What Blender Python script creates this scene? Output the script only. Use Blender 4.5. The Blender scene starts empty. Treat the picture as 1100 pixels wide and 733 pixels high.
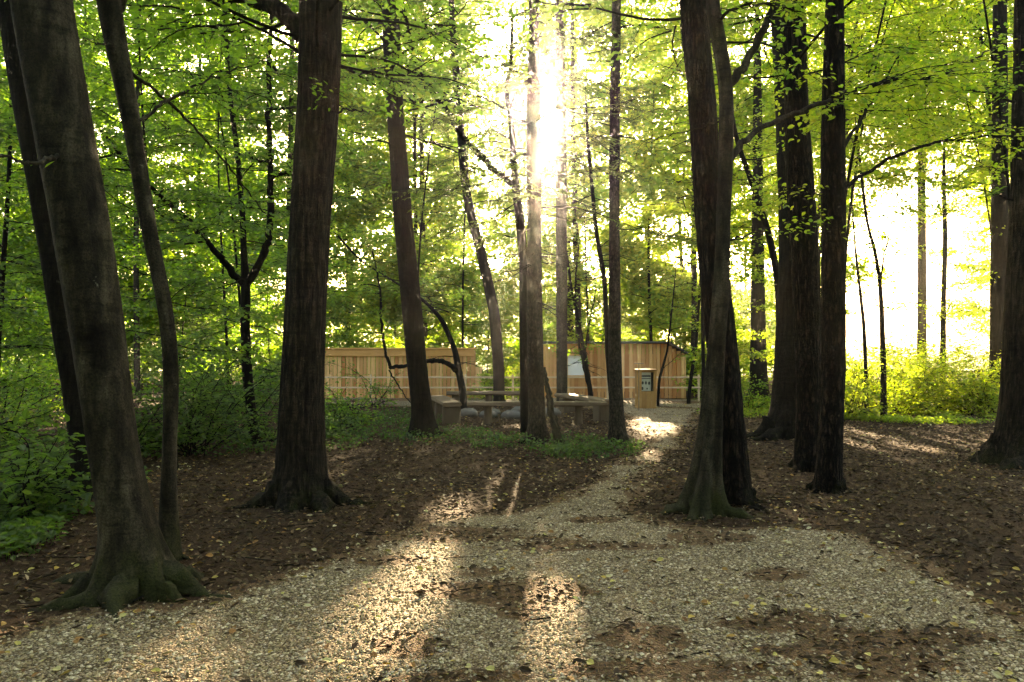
import bpy, math
import numpy as np
from mathutils import Vector, Matrix

# ------------------------------------------------------------------ basics
rng = np.random.default_rng(11)
F, H, VH = 856.0, 1.75, 375.0        # focal length in photo pixels, eye height, horizon row
scene = bpy.context.scene
COL = scene.collection
SUN = np.array([0.049, 1.0, 0.292]); SUN /= np.linalg.norm(SUN)

def P(u, v, Y):
    return np.array([(u - 550) / F * Y, Y, H - (v - VH) / F * Y])
def G(u, v):
    Y = H * F / (v - VH)
    return np.array([(u - 550) / F * Y, Y, 0.0])
def U(a, b, n=None): return rng.uniform(a, b, n)
def N(s, n=None): return rng.normal(0, s, n)
def unit(v):
    v = np.asarray(v, float)
    return v / np.maximum(np.linalg.norm(v, axis=-1, keepdims=True), 1e-9)

# ------------------------------------------------------------------ numpy value noise
def _hash(ix, iy, iz, seed):
    h = (ix.astype(np.int64) * 374761393 + iy.astype(np.int64) * 668265263 + iz.astype(np.int64) * 2147483647 + seed * 974634777) & 0xffffffff
    h = ((h ^ (h >> 13)) * 1274126177) & 0xffffffff
    h = (h ^ (h >> 16)) & 0xffff
    return h / 65535.0
def vnoise(x, y, z=0.0, seed=0):
    x, y, z = np.broadcast_arrays(np.asarray(x, float), np.asarray(y, float), np.asarray(z, float))
    x0, y0, z0 = np.floor(x), np.floor(y), np.floor(z)
    fx, fy, fz = x - x0, y - y0, z - z0
    fx, fy, fz = (t * t * (3 - 2 * t) for t in (fx, fy, fz))
    out = 0
    for dx in (0, 1):
        for dy in (0, 1):
            for dz in (0, 1):
                w = (fx if dx else 1 - fx) * (fy if dy else 1 - fy) * (fz if dz else 1 - fz)
                out = out + w * _hash(x0 + dx, y0 + dy, z0 + dz, seed)
    return out
def fbm(x, y, z=0.0, seed=0, o=3):
    s, a, t = 0, 0.5, 0
    for k in range(o):
        s = s + a * vnoise(np.asarray(x) * 2 ** k, np.asarray(y) * 2 ** k, np.asarray(z) * 2 ** k, seed + k)
        t += a; a *= 0.5
    return s / t
def gh(x, y):
    x = np.asarray(x, float); y = np.asarray(y, float)
    return 0.10 * (fbm(x * 0.35, y * 0.35, 0, 5) - 0.5) + 0.05 * (fbm(x * 1.7, y * 1.7, 0, 9) - 0.5)

# ------------------------------------------------------------------ mesh buffer
class Buf:
    def __init__(self):
        self.V = []; self.Fs = []; self.n = 0
    def add(self, V, Fc, mat=0, attr=None, smooth=True):
        V = np.asarray(V, float).reshape(-1, 3); Fc = np.asarray(Fc, np.int64)
        if len(V) == 0 or len(Fc) == 0: return
        a = np.full(len(Fc), 0.5) if attr is None else np.broadcast_to(np.asarray(attr, float), (len(Fc),))
        self.V.append(V); self.Fs.append((Fc + self.n, mat, a, smooth)); self.n += len(V)
    def build(self, name, mats, parent=None, origin=(0, 0, 0), label=None):
        me = bpy.data.meshes.new(name)
        V = np.concatenate(self.V) - np.asarray(origin, float)
        me.vertices.add(len(V)); me.vertices.foreach_set('co', V.astype(np.float32).ravel())
        loops = np.concatenate([f.ravel() for f, _, _, _ in self.Fs])
        tot = np.concatenate([np.full(len(f), f.shape[1]) for f, _, _, _ in self.Fs])
        start = np.concatenate([[0], np.cumsum(tot)[:-1]])
        me.loops.add(len(loops)); me.loops.foreach_set('vertex_index', loops.astype(np.int32))
        me.polygons.add(len(tot)); me.polygons.foreach_set('loop_start', start.astype(np.int32))
        me.polygons.foreach_set('material_index', np.concatenate([np.full(len(f), m) for f, m, _, _ in self.Fs]).astype(np.int32))
        me.polygons.foreach_set('use_smooth', np.concatenate([np.full(len(f), s) for f, _, _, s in self.Fs]))
        at = me.attributes.new('tint', 'FLOAT', 'FACE')
        at.data.foreach_set('value', np.concatenate([a for _, _, a, _ in self.Fs]).astype(np.float32))
        me.update(calc_edges=True)
        for m in (mats if isinstance(mats, (list, tuple)) else [mats]): me.materials.append(m)
        o = bpy.data.objects.new(name, me); COL.objects.link(o)
        if parent is not None: o.parent = parent
        else: o.location = origin
        if label: o['label'] = label
        return o

def tag(o, label=None, cat=None, group=None, kind=None):
    if label: o['label'] = label
    if cat: o['category'] = cat
    if group: o['group'] = group
    if kind: o['kind'] = kind
    return o
def thing(name, loc, label, cat, group=None, kind=None):
    o = bpy.data.objects.new(name, None); COL.objects.link(o); o.location = loc
    o.empty_display_size = 0.2
    return tag(o, label, cat, group, kind)

def resample(pts, n, smooth=True):
    pts = np.asarray(pts, float)
    d = np.concatenate([[0], np.cumsum(np.linalg.norm(np.diff(pts[:, :3], axis=0), axis=1))])
    t = np.linspace(0, d[-1], n)
    out = np.stack([np.interp(t, d, pts[:, k]) for k in range(pts.shape[1])], 1)
    if smooth and n > 6:
        w = max(2, int(n / (len(pts) - 1) * 0.5))
        ker = np.hanning(2 * w + 3)[1:-1]; ker /= ker.sum()
        pad = np.concatenate([2 * out[:1] - out[1:w + 1][::-1], out, 2 * out[-1:] - out[-w - 1:-1][::-1]])
        out = np.stack([np.convolve(pad[:, k], ker, 'valid') for k in range(out.shape[1])], 1)
    return out

def tube(buf, pts, rad, sides=6, mat=0, attr=None, rough=0.0, seed=0):
    pts = np.asarray(pts, float); n = len(pts)
    rad = np.broadcast_to(np.asarray(rad, float), (n,))
    T = unit(np.gradient(pts, axis=0))
    ref = np.array([0, 0, 1.0]) if abs(T[0, 2]) < 0.9 else np.array([1.0, 0, 0])
    A = []; a = unit(np.cross(T[0], ref))
    for k in range(n):
        a = unit(a - T[k] * np.dot(a, T[k])); A.append(a)
    A = np.array(A); B = np.cross(T, A)
    th = np.linspace(0, 2 * np.pi, sides, endpoint=False)
    R = rad[:, None] * np.ones(sides)
    if rough:
        R = R * (1 + rough * (vnoise(np.cos(th)[None] * 2 + 7, np.arange(n)[:, None] * 0.7, np.sin(th)[None] * 2, seed) - .5) * 2)
    V = pts[:, None] + R[..., None] * (np.cos(th)[None, :, None] * A[:, None] + np.sin(th)[None, :, None] * B[:, None])
    i = np.arange(n - 1)[:, None] * sides; j = np.arange(sides)[None]; j2 = (j + 1) % sides
    Q = np.stack([i + j, i + j2, i + sides + j2, i + sides + j], -1).reshape(-1, 4)
    buf.add(V.reshape(-1, 3), Q, mat, attr)
    for end, idx in ((0, np.arange(sides)[::-1]), (n - 1, (n - 1) * sides + np.arange(sides))):
        if rad[end] > 0.006:
            buf.add(V.reshape(-1, 3)[idx], np.arange(sides)[None], mat, attr, False)

def sticks(buf, a, b, ra, rb, mat=0):
    """many three-sided twigs at once"""
    n = len(a)
    if n == 0: return
    d = unit(b - a); ref = np.where(np.abs(d[:, 2:3]) < 0.9, [[0, 0, 1.0]], [[1.0, 0, 0]])
    s = unit(np.cross(d, ref)); t = np.cross(d, s)
    V = np.zeros((n, 6, 3))
    for k in range(3):
        c, q = math.cos(k * 2.0944), math.sin(k * 2.0944)
        o = s * c + t * q
        V[:, k] = a + o * np.reshape(ra, (-1, 1)); V[:, 3 + k] = b + o * np.reshape(rb, (-1, 1))
    base = np.arange(n)[:, None] * 6
    Fq = np.concatenate([base + np.array([[k, (k + 1) % 3, 3 + (k + 1) % 3, 3 + k]]) for k in range(3)])
    buf.add(V.reshape(-1, 3), Fq, mat)

def box(buf, c, s, mat=0, attr=None, rz=0.0, bevel=0.0):
    """box of size s at centre c, turned rz, edges chamfered"""
    hx, hy, hz = np.array(s) / 2
    b = min(bevel, hx * .45, hy * .45, hz * .45)
    co, si = math.cos(rz), math.sin(rz)
    if b <= 0:
        V = np.array([[x, y, z] for z in (-hz, hz) for y in (-hy, hy) for x in (-hx, hx)])
        Q = [[0, 2, 3, 1], [4, 5, 7, 6], [0, 1, 5, 4], [2, 6, 7, 3], [0, 4, 6, 2], [1, 3, 7, 5]]
        Fl = [(Q, 4)]
    else:
        ring = [(hx - b, hy), (-hx + b, hy), (-hx, hy - b), (-hx, -hy + b), (-hx + b, -hy), (hx - b, -hy), (hx, -hy + b), (hx, hy - b)]
        ins = [(x * (hx - b) / hx, y * (hy - b) / hy) for x, y in ring]
        V = [[x, y, -hz] for x, y in ins] + [[x, y, -hz + b] for x, y in ring] + [[x, y, hz - b] for x, y in ring] + [[x, y, hz] for x, y in ins]
        V = np.array(V); Q = []
        for l in range(3):
            for k in range(8):
                k2 = (k + 1) % 8; Q.append([l * 8 + k, l * 8 + k2, l * 8 + 8 + k2, l * 8 + 8 + k])
        Fl = [(Q, 4), ([[7, 6, 5, 4, 3, 2, 1, 0], list(range(24, 32))], 8)]
    V = np.stack([V[:, 0] * co - V[:, 1] * si, V[:, 0] * si + V[:, 1] * co, V[:, 2]], 1) + np.asarray(c)
    first = True
    for Q, k in Fl:
        if first:
            buf.add(V, np.array(Q), mat, attr, False); first = False
        else:
            a = np.full(len(Q), 0.5) if attr is None else np.full(len(Q), float(attr))
            buf.Fs.append((np.array(Q) + buf.n - len(V), mat, a, False))

# ------------------------------------------------------------------ sun gaps in the leaf cover
# ground spots (photo pixels: centre u, v, half sizes) that the low sun reaches through the canopy
SPOTS = [(450, 640, 52, 40), (405, 690, 62, 38), (385, 735, 60, 30), (596, 690, 34, 55), (715, 690, 24, 40), (640, 740, 45, 20), (548, 535, 22, 34), (493, 548, 30, 18),
         (470, 600, 34, 14), (700, 462, 32, 12), (640, 700, 26, 30), (618, 598, 16, 5), (688, 490, 22, 12), (690, 520, 10, 16),
         (395, 431, 40, 4), (565, 431, 40, 4), (690, 433, 50, 4), (990, 470, 115, 16), (630, 453, 25, 5), (560, 458, 20, 4), (985, 455, 110, 14), (985, 440, 110, 12), (60, 450, 60, 14), (200, 430, 60, 8),
         (425, 505, 14, 3), (560, 575, 20, 10), (300, 500, 14, 3)]
def keep_mask(pos, limb=False):
    n = len(pos)
    t = pos[:, 2] / SUN[2]
    g = pos - SUN[None] * t[:, None]
    gy = np.maximum(g[:, 1], 0.3)
    u = 550 + F * g[:, 0] / gy; v = VH + F * H / gy
    keep = np.ones(n, bool)
    r = U(0.75, 1.25, n)
    for (cu, cv, su, sv) in SPOTS:
        keep &= ~((((u - cu) / su) ** 2 + ((v - cv) / sv) ** 2 < r) & (g[:, 1] > 0.5) & (pos[:, 2] > 2.3))
    if limb: return keep
    open_ = (np.abs(pos[:, 0] + 2.2) < 9.5 + N(1, n)) & (pos[:, 1] > 15.5 + N(.6, n)) & (pos[:, 1] < 28.5 + N(.6, n)) & (pos[:, 2] > 4.8 + N(.7, n))
    keep &= ~(open_ & (U(0, 1, n) < .95))
    over = (np.abs(pos[:, 0] - .5) < 7 + N(1, n)) & (pos[:, 1] > 1.5) & (pos[:, 1] <= 17) & (pos[:, 2] > 8 + N(.8, n))
    keep &= ~(over & (U(0, 1, n) < .85))
    py = np.maximum(pos[:, 1], 0.3)
    u = 550 + F * pos[:, 0] / py; v = VH + F * (H - pos[:, 2]) / py
    d2 = ((u - 592) / 21) ** 2 + ((v - 126) / 26) ** 2
    keep &= ~((d2 < r * 1.0) & (pos[:, 1] > 9))
    return keep

# ------------------------------------------------------------------ leaves
def add_leaves(buf, pos, axis, nrm, size, tint, mat=1, aspect=0.62, rich=False, cull=True):
    n = len(pos)
    if n == 0: return
    size = np.broadcast_to(np.asarray(size, float), (n,)); tint = np.broadcast_to(np.asarray(tint, float), (n,))
    if cull:
        k = keep_mask(pos); pos, axis, nrm, size, tint = pos[k], axis[k], nrm[k], size[k], tint[k]; n = len(pos)
        if n == 0: return
    axis = unit(axis); side = unit(np.cross(nrm, axis)); nrm = np.cross(axis, side)
    s = size[:, None]; w = s * aspect
    if rich:
        V = np.stack([pos, pos + axis * .30 * s + side * .42 * w + nrm * .10 * w, pos + axis * .66 * s + side * .40 * w + nrm * .09 * w,
                      pos + axis * s - nrm * .12 * s, pos + axis * .66 * s - side * .40 * w + nrm * .09 * w, pos + axis * .30 * s - side * .42 * w + nrm * .10 * w], 1)
        b = np.arange(n)[:, None] * 6
        Q = np.concatenate([b + np.array([[0, 5, 4, 3]]), b + np.array([[0, 3, 2, 1]])])
        buf.add(V.reshape(-1, 3), Q, mat, np.concatenate([tint, tint]), False)
    else:
        V = np.stack([pos, pos + axis * .5 * s + side * .5 * w + nrm * .08 * w, pos + axis * s - nrm * .1 * s, pos + axis * .5 * s - side * .5 * w + nrm * .08 * w], 1)
        Q = np.arange(n)[:, None] * 4 + np.array([[3, 2, 1, 0]])
        buf.add(V.reshape(-1, 3), Q, mat, tint, False)

TILT = 0.9; JIT = .45
def foliage(buf, pts, twig=0.6, leaf=0.08, tw_per_m=7, lf_per_m=26, t0=0.2, tint=0.5, rich=False, flat=0.3, droop=0.15, tr=0.004, aspect=.62, lmat=1, bare=0.0):
    """leafy twigs left and right of a branch polyline"""
    pts = resample(pts, 24, False)
    L = np.linalg.norm(np.diff(pts, axis=0), axis=1).sum()
    m = max(3, int(L * (1 - t0) * tw_per_m))
    t = np.sort(U(t0, 1, m)); t[-1] = 1
    idx = t * 23
    p = np.stack([np.interp(idx, np.arange(24), pts[:, k]) for k in range(3)], 1)
    T = unit(np.gradient(pts, axis=0)); d = unit(np.stack([np.interp(idx, np.arange(24), T[:, k]) for k in range(3)], 1))
    up = np.array([[0, 0, 1.0]])
    s = np.cross(d, up + N(.12, (m, 3))); s = unit(s)
    sg = np.where(np.arange(m) % 2 == 0, 1, -1)[:, None]
    a = U(.5, 1.15, (m, 1)); a[-1] = 0
    td = unit(np.cos(a) * d + np.sin(a) * s * sg + np.concatenate([N(.12, (m, 2)), N(.2, (m, 1)) + .05], 1))
    tl = twig * (0.45 + .55 * (1 - t)) * U(.55, 1.25, m)
    end = p + td * tl[:, None]; end[:, 2] -= droop * tl
    km = keep_mask((p + end) / 2); sticks(buf, p[km], end[km], np.full(km.sum(), tr), np.full(km.sum(), tr * .4), 0)
    kmax = max(3, int(twig * 1.2 * lf_per_m))
    k = np.arange(kmax)[None].repeat(m, 0)
    nk = np.maximum(3, (tl * lf_per_m).astype(int))[:, None]
    msk = (k < nk)
    if bare: msk &= (U(0, 1, (m, 1)) > bare)
    sfrac = (k + U(.2, .9, k.shape)) / nk
    pos = p[:, None] + (end - p)[:, None] * sfrac[..., None] + N(.012 + leaf * JIT, (m, kmax, 3))
    tdd = unit(end - p)
    s2 = unit(np.cross(tdd, up + N(.15, (m, 3))))
    sg2 = np.where(k % 2 == 0, 1, -1)[..., None]
    b = U(.5, 1.25, k.shape)[..., None]
    ax = np.cos(b) * tdd[:, None] + np.sin(b) * s2[:, None] * sg2 + N(.18, (m, kmax, 3)) + np.array([0, 0, -.12])
    nr = np.array([0, 0, 1.0]) + N(flat, (m, kmax, 3)) + TILT * np.array([0, -1.0, 0]) * U(-1, 1, (m, kmax, 1))
    tt = np.clip(tint + N(.12, (m, 1)) + N(.13, (m, kmax)), 0, 1)
    sz = leaf * U(.6, 1.25, (m, kmax))
    add_leaves(buf, pos[msk], ax[msk], nr[msk], sz[msk], tt[msk], lmat, aspect, rich)

def needles(buf, pts, twig=.5, tint=.4, dens=1.0, bare=.2):
    """flat feathery conifer spray along a branch; the needle rows are narrow blades"""
    pts = resample(pts, 24, False)
    L = np.linalg.norm(np.diff(pts, axis=0), axis=1).sum()
    m = max(4, int(L * 11 * dens))
    t = np.sort(U(.12, 1, m)); idx = t * 23
    p = np.stack([np.interp(idx, np.arange(24), pts[:, k]) for k in range(3)], 1)
    T = unit(np.gradient(pts, axis=0)); d = unit(np.stack([np.interp(idx, np.arange(24), T[:, k]) for k in range(3)], 1))
    s = unit(np.cross(d, np.array([[0, 0, 1.]]) + N(.1, (m, 3))))
    sg = np.where(np.arange(m) % 2 == 0, 1, -1)[:, None]
    a = U(.7, 1.15, (m, 1))
    td = unit(np.cos(a) * d + np.sin(a) * s * sg + N(.1, (m, 3)))
    tl = twig * (.3 + .7 * np.sin(np.clip(t * 2.6 + .3, 0, np.pi))) * U(.5, 1.2, m)
    end = p + td * tl[:, None]; end[:, 2] -= .22 * tl
    sticks(buf, p, end, np.full(m, .0035), np.full(m, .0015), 0)
    live = (U(0, 1, m) > bare) & (t > .22)
    p, end, td, tl = p[live], end[live], td[live], tl[live]; m = len(p)
    if m == 0: return
    K = 16
    k = np.arange(K)[None].repeat(m, 0)
    sf = (k + U(0, 1, k.shape)) / K
    pos = p[:, None] + (end - p)[:, None] * sf[..., None]
    s2 = unit(np.cross(td, np.array([[0, 0, 1.]])))
    sg2 = np.where(k % 2 == 0, 1, -1)[..., None]
    ax = .75 * td[:, None] + s2[:, None] * sg2 + N(.15, (m, K, 3))
    nr = np.array([0, 0, 1.]) + N(.35, (m, K, 3))
    add_leaves(buf, pos.reshape(-1, 3), ax.reshape(-1, 3), nr.reshape(-1, 3), U(.06, .11, m * K), np.clip(tint + N(.15, m * K), 0, 1), 1, .3)

# ------------------------------------------------------------------ materials
def nodes(m):
    m.use_nodes = True
    nt = m.node_tree; nt.nodes.clear()
    return nt
def nd(nt, typ, **kw):
    n = nt.nodes.new(typ)
    for k, v in kw.items():
        if k in n.inputs: n.inputs[k].default_value = v
        else: setattr(n, k, v)
    return n
def ramp(nt, stops):
    r = nt.nodes.new('ShaderNodeValToRGB'); e = r.color_ramp.elements
    while len(e) > 1: e.remove(e[-1])
    e[0].position, e[0].color = stops[0][0], (*stops[0][1], 1)
    for p, c in stops[1:]:
        x = e.new(p); x.color = (*c, 1)
    return r
def coords(nt, scale):
    tc = nd(nt, 'ShaderNodeTexCoord'); mp = nd(nt, 'ShaderNodeMapping'); mp.inputs['Scale'].default_value = scale
    nt.links.new(tc.outputs['Object'], mp.inputs['Vector']); return mp.outputs['Vector']
def mixc(nt, fac, a, b, mode='MIX'):
    m = nt.nodes.new('ShaderNodeMix'); m.data_type = 'RGBA'; m.blend_type = mode
    for sock, val in ((m.inputs[0], fac), (m.inputs[6], a), (m.inputs[7], b)):
        if hasattr(val, 'is_output'): nt.links.new(val, sock)
        elif isinstance(val, tuple): sock.default_value = (*val, 1)
        else: sock.default_value = val
    return m.outputs[2]
def noise(nt, vec, scale, detail=4, rough=.6):
    n = nd(nt, 'ShaderNodeTexNoise'); n.inputs['Scale'].default_value = scale; n.inputs['Detail'].default_value = detail; n.inputs['Roughness'].default_value = rough
    nt.links.new(vec, n.inputs['Vector']); return n
def finish(nt, col, rough=.85, bump=None, bdist=.02, bstr=1.0, spec=.25):
    b = nd(nt, 'ShaderNodeBsdfPrincipled'); o = nd(nt, 'ShaderNodeOutputMaterial')
    if hasattr(col, 'is_output'): nt.links.new(col, b.inputs['Base Color'])
    else: b.inputs['Base Color'].default_value = (*col, 1)
    b.inputs['Roughness'].default_value = rough; b.inputs['Specular IOR Level'].default_value = spec
    if bump is not None:
        bp = nd(nt, 'ShaderNodeBump'); bp.inputs['Distance'].default_value = bdist; bp.inputs['Strength'].default_value = bstr
        nt.links.new(bump, bp.inputs['Height']); nt.links.new(bp.outputs[0], b.inputs['Normal'])
    nt.links.new(b.outputs[0], o.inputs[0])
    return b

def leaf_mat(name, dark, light, yellow, trans=.55):
    m = bpy.data.materials.new(name); nt = nodes(m)
    at = nd(nt, 'ShaderNodeAttribute', attribute_name='tint')
    r = ramp(nt, [(0, dark), (.55, light), (1, yellow)])
    nt.links.new(at.outputs['Fac'], r.inputs[0])
    d = nd(nt, 'ShaderNodeBsdfDiffuse'); t = nd(nt, 'ShaderNodeBsdfTranslucent'); g = nd(nt, 'ShaderNodeBsdfGlossy', Roughness=.45)
    g.inputs['Color'].default_value = (.8, .8, .8, 1)
    nt.links.new(r.outputs[0], d.inputs[0])
    tcol = mixc(nt, 1.0, r.outputs[0], (3.5, 3.5, 2.0), 'MULTIPLY')
    nt.links.new(tcol, t.inputs[0])
    m1 = nd(nt, 'ShaderNodeMixShader'); m1.inputs[0].default_value = trans
    nt.links.new(d.outputs[0], m1.inputs[1]); nt.links.new(t.outputs[0], m1.inputs[2])
    m2 = nd(nt, 'ShaderNodeMixShader'); m2.inputs[0].default_value = .035
    nt.links.new(m1.outputs[0], m2.inputs[1]); nt.links.new(g.outputs[0], m2.inputs[2])
    o = nd(nt, 'ShaderNodeOutputMaterial'); nt.links.new(m2.outputs[0], o.inputs[0])
    return m
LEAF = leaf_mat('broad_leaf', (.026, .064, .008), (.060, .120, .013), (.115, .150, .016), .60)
LEAFD = leaf_mat('shade_leaf', (.022, .050, .010), (.046, .092, .015), (.085, .125, .018), .5)  # darker copy of the broad leaf, the left side's shade put into its colour
LEAFB = leaf_mat('sunlit_leaf', (.044, .096, .010), (.082, .142, .015), (.140, .165, .020), .64)  # brighter copy of the broad leaf, backlight put into its colour
NEEDLE = leaf_mat('needle', (.030, .050, .012), (.055, .082, .018), (.085, .105, .025), .4)

def bark_mat(name, c0, c1, c2, sx=16, sz=2.2, moss=0.0, lichen=0.0, bd=.03, plates=False):
    m = bpy.data.materials.new(name); nt = nodes(m)
    v = coords(nt, (sx, sx, sz))
    n1 = noise(nt, v, 1.0, 6, .62)
    v2 = coords(nt, (2.2, 2.2, .9)); n2 = noise(nt, v2, 1.6, 3, .5)
    if plates:
        vo = nd(nt, 'ShaderNodeTexVoronoi', feature='DISTANCE_TO_EDGE'); vo.inputs['Scale'].default_value = .8
        w = nd(nt, 'ShaderNodeVectorMath', operation='MULTIPLY_ADD'); w.inputs[1].default_value = (2.6, 2.6, 2.6); nt.links.new(n1.outputs['Color'], w.inputs[0]); nt.links.new(v, w.inputs[2])
        nt.links.new(w.outputs[0], vo.inputs['Vector'])
        mr = nd(nt, 'ShaderNodeMapRange'); mr.inputs[2].default_value = .38; nt.links.new(vo.outputs['Distance'], mr.inputs[0])
        ml = nd(nt, 'ShaderNodeMath', operation='MULTIPLY'); nt.links.new(mr.outputs[0], ml.inputs[0]); nt.links.new(n1.outputs['Fac'], ml.inputs[1])
        hgt = ml.outputs[0]
        r = ramp(nt, [(.02, c0), (.3, c1), (.62, c2)])
    else:
        hgt = n1.outputs['Fac']; r = ramp(nt, [(.32, c0), (.5, c1), (.68, c2)])
    nt.links.new(hgt, r.inputs[0])
    col = mixc(nt, n2.outputs['Fac'], r.outputs[0], mixc(nt, 1.0, r.outputs[0], (.55, .52, .5), 'MULTIPLY'))
    if lichen:
        v3 = coords(nt, (1, 1, .8)); n3 = noise(nt, v3, 7.5, 8, .72)
        rl = ramp(nt, [(.655, (0, 0, 0)), (.70, (1, 1, 1))]); nt.links.new(n3.outputs['Fac'], rl.inputs[0])
        fm = nd(nt, 'ShaderNodeMath', operation='MULTIPLY'); fm.inputs[1].default_value = lichen; nt.links.new(rl.outputs[0], fm.inputs[0])
        col = mixc(nt, fm.outputs[0], col, (.17, .17, .125))
    if moss:
        tc = nd(nt, 'ShaderNodeTexCoord'); sp = nd(nt, 'ShaderNodeSeparateXYZ'); nt.links.new(tc.outputs['Object'], sp.inputs[0])
        v4 = coords(nt, (1, 1, .6)); n4 = noise(nt, v4, 4.5, 5, .65)
        mm = nd(nt, 'ShaderNodeMath', operation='MULTIPLY_ADD'); mm.inputs[1].default_value = -.55; mm.inputs[2].default_value = .05 + .30 * moss
        nt.links.new(sp.outputs['Z'], mm.inputs[0])
        a2 = nd(nt, 'ShaderNodeMath', operation='ADD'); nt.links.new(mm.outputs[0], a2.inputs[0]); nt.links.new(n4.outputs['Fac'], a2.inputs[1])
        rm = ramp(nt, [(.58, (0, 0, 0)), (.85, (.85, .85, .85))]); nt.links.new(a2.outputs[0], rm.inputs[0])
        col = mixc(nt, rm.outputs[0], col, (.030, .032, .010))
    v5 = coords(nt, (3.5, 3.5, 16)); n5 = noise(nt, v5, 1.0, 5, .6); v6 = coords(nt, (1, 1, 1)); n6 = noise(nt, v6, 70, 5, .7)
    h2 = nd(nt, 'ShaderNodeMath', operation='MULTIPLY_ADD'); h2.inputs[1].default_value = .5; nt.links.new(n5.outputs['Fac'], h2.inputs[0]); nt.links.new(hgt, h2.inputs[2])
    h3 = nd(nt, 'ShaderNodeMath', operation='MULTIPLY_ADD'); h3.inputs[1].default_value = .35; nt.links.new(n6.outputs['Fac'], h3.inputs[0]); nt.links.new(h2.outputs[0], h3.inputs[2])
    rr = ramp(nt, [(.36, (.45, .43, .4)), (.52, (1, 1, 1)), (.7, (1.45, 1.45, 1.4))]); nt.links.new(n6.outputs['Fac'], rr.inputs[0]); col = mixc(nt, 1.0, col, rr.outputs[0], 'MULTIPLY')
    rw = ramp(nt, [(.33, (.5, .48, .45)), (.47, (1, 1, 1))]); nt.links.new(n5.outputs['Fac'], rw.inputs[0]); col = mixc(nt, 1.0, col, rw.outputs[0], 'MULTIPLY')
    finish(nt, col, .95, h3.outputs[0], bd * 1.3, 1.0, .12)
    return m
B_SMOOTH = bark_mat('smooth_bark', (0.0083, 0.0065, 0.0046), (0.0319, 0.0263, 0.0176), (0.0924, 0.0794, 0.0533), 9, 2.6, .9, .8, .012)
B_FURROW = bark_mat('furrowed_bark', (0.0023, 0.0019, 0.0014), (0.0176, 0.0136, 0.0104), (0.0598, 0.0468, 0.0352), 26, 4.2, .45, .35, .045)
B_PLATE = bark_mat('plated_bark', (0.0019, 0.0014, 0.0009), (0.0216, 0.0143, 0.0104), (0.0651, 0.0456, 0.0326), 22, 5.0, .25, .15, .05, True)
B_SPRUCE = bark_mat('scaly_bark', (0.0102, 0.0083, 0.0060), (0.0367, 0.0295, 0.0223), (0.0911, 0.0755, 0.0560), 30, 14, .35, .3, .012)
B_DARK = bark_mat('dark_bark', (0.0050, 0.0034, 0.0034), (0.0134, 0.0101, 0.0076), (0.0252, 0.0202, 0.0143), 24, 3.2, .3, .2, .025)
B_TWIG = bark_mat('twig_bark', (0.0092, 0.0076, 0.0059), (0.0168, 0.0134, 0.0101), (0.0260, 0.0210, 0.0160), 14, 6, 0, 0, .004)

def plank_mat(name, c0, c1, grain=(30, 30, 1.6), bd=.004):
    m = bpy.data.materials.new(name); nt = nodes(m)
    at = nd(nt, 'ShaderNodeAttribute', attribute_name='tint')
    r = ramp(nt, [(0, c0), (1, c1)]); nt.links.new(at.outputs['Fac'], r.inputs[0])
    v = coords(nt, grain); n1 = noise(nt, v, 1, 6, .65)
    v2 = coords(nt, (1.5, 1.5, .7)); n2 = noise(nt, v2, 2.5, 4)
    col = mixc(nt, n1.outputs['Fac'], mixc(nt, 1.0, r.outputs[0], (.62, .52, .42), 'MULTIPLY'), r.outputs[0])
    col = mixc(nt, n2.outputs['Fac'], mixc(nt, 1.0, col, (.72, .70, .68), 'MULTIPLY'), col)
    finish(nt, col, .7, n1.outputs['Fac'], bd, .8, .3)
    return m
LARCH = plank_mat('larch_board', (.50, .20, .055), (.92, .58, .25))
CAPWOOD = plank_mat('cap_board', (.66, .34, .10), (.80, .45, .16), (1.6, 30, 30))
BENCHWOOD = plank_mat('bench_wood', (.11, .075, .045), (.20, .14, .085), (2.0, 22, 22), .01)
STUMPWOOD = plank_mat('stump_wood', (.10, .072, .046), (.17, .125, .082), (24, 24, 3), .015)
KIOSKWOOD = plank_mat('kiosk_wood', (.34, .175, .045), (.50, .29, .085), (24, 24, 2))
RAILWOOD = plank_mat('rail_wood', (.68, .52, .34), (.80, .64, .44), (2, 22, 22))
def plain(name, col, rough=.6, nscale=8, var=.25, bd=.003, spec=.3):
    m = bpy.data.materials.new(name); nt = nodes(m)
    v = coords(nt, (1, 1, 1)); n = noise(nt, v, nscale, 5)
    c = mixc(nt, n.outputs['Fac'], tuple(x * (1 - var) for x in col), tuple(min(1, x * (1 + var)) for x in col))
    finish(nt, c, rough, n.outputs['Fac'], bd, .6, spec); return m
ROOFING = plain('roof_felt', (.05, .05, .052), .8)
BLIND = plain('pale_blind', (.70, .70, .66), .5, 3, .05)
METAL = plain('rusty_metal', (.12, .085, .055), .6, 30)
NOTICE = plain('notice_paper', (.42, .46, .36), .6, 14, .12)
DARKGAP = plain('dark_recess', (.035, .028, .018), .9)
DISC = plain('dark_print', (.03, .035, .03), .7)
ROCK = plain('pit_stone', (.10, .09, .075), .9, 6, .45, .03)
def ramp_mat(name, stops, rough=.9, bd=None, nscale=30, spec=.15, trans=0.0):
    m = bpy.data.materials.new(name); nt = nodes(m)
    at = nd(nt, 'ShaderNodeAttribute', attribute_name='tint')
    r = ramp(nt, stops); nt.links.new(at.outputs['Fac'], r.inputs[0])
    v = coords(nt, (1, 1, 1)); n = noise(nt, v, nscale, 3)
    c = mixc(nt, n.outputs['Fac'], mixc(nt, 1.0, r.outputs[0], (.7, .7, .7), 'MULTIPLY'), r.outputs[0])
    finish(nt, c, rough, n.outputs['Fac'] if bd else None, bd or .01, .7, spec); return m
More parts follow.
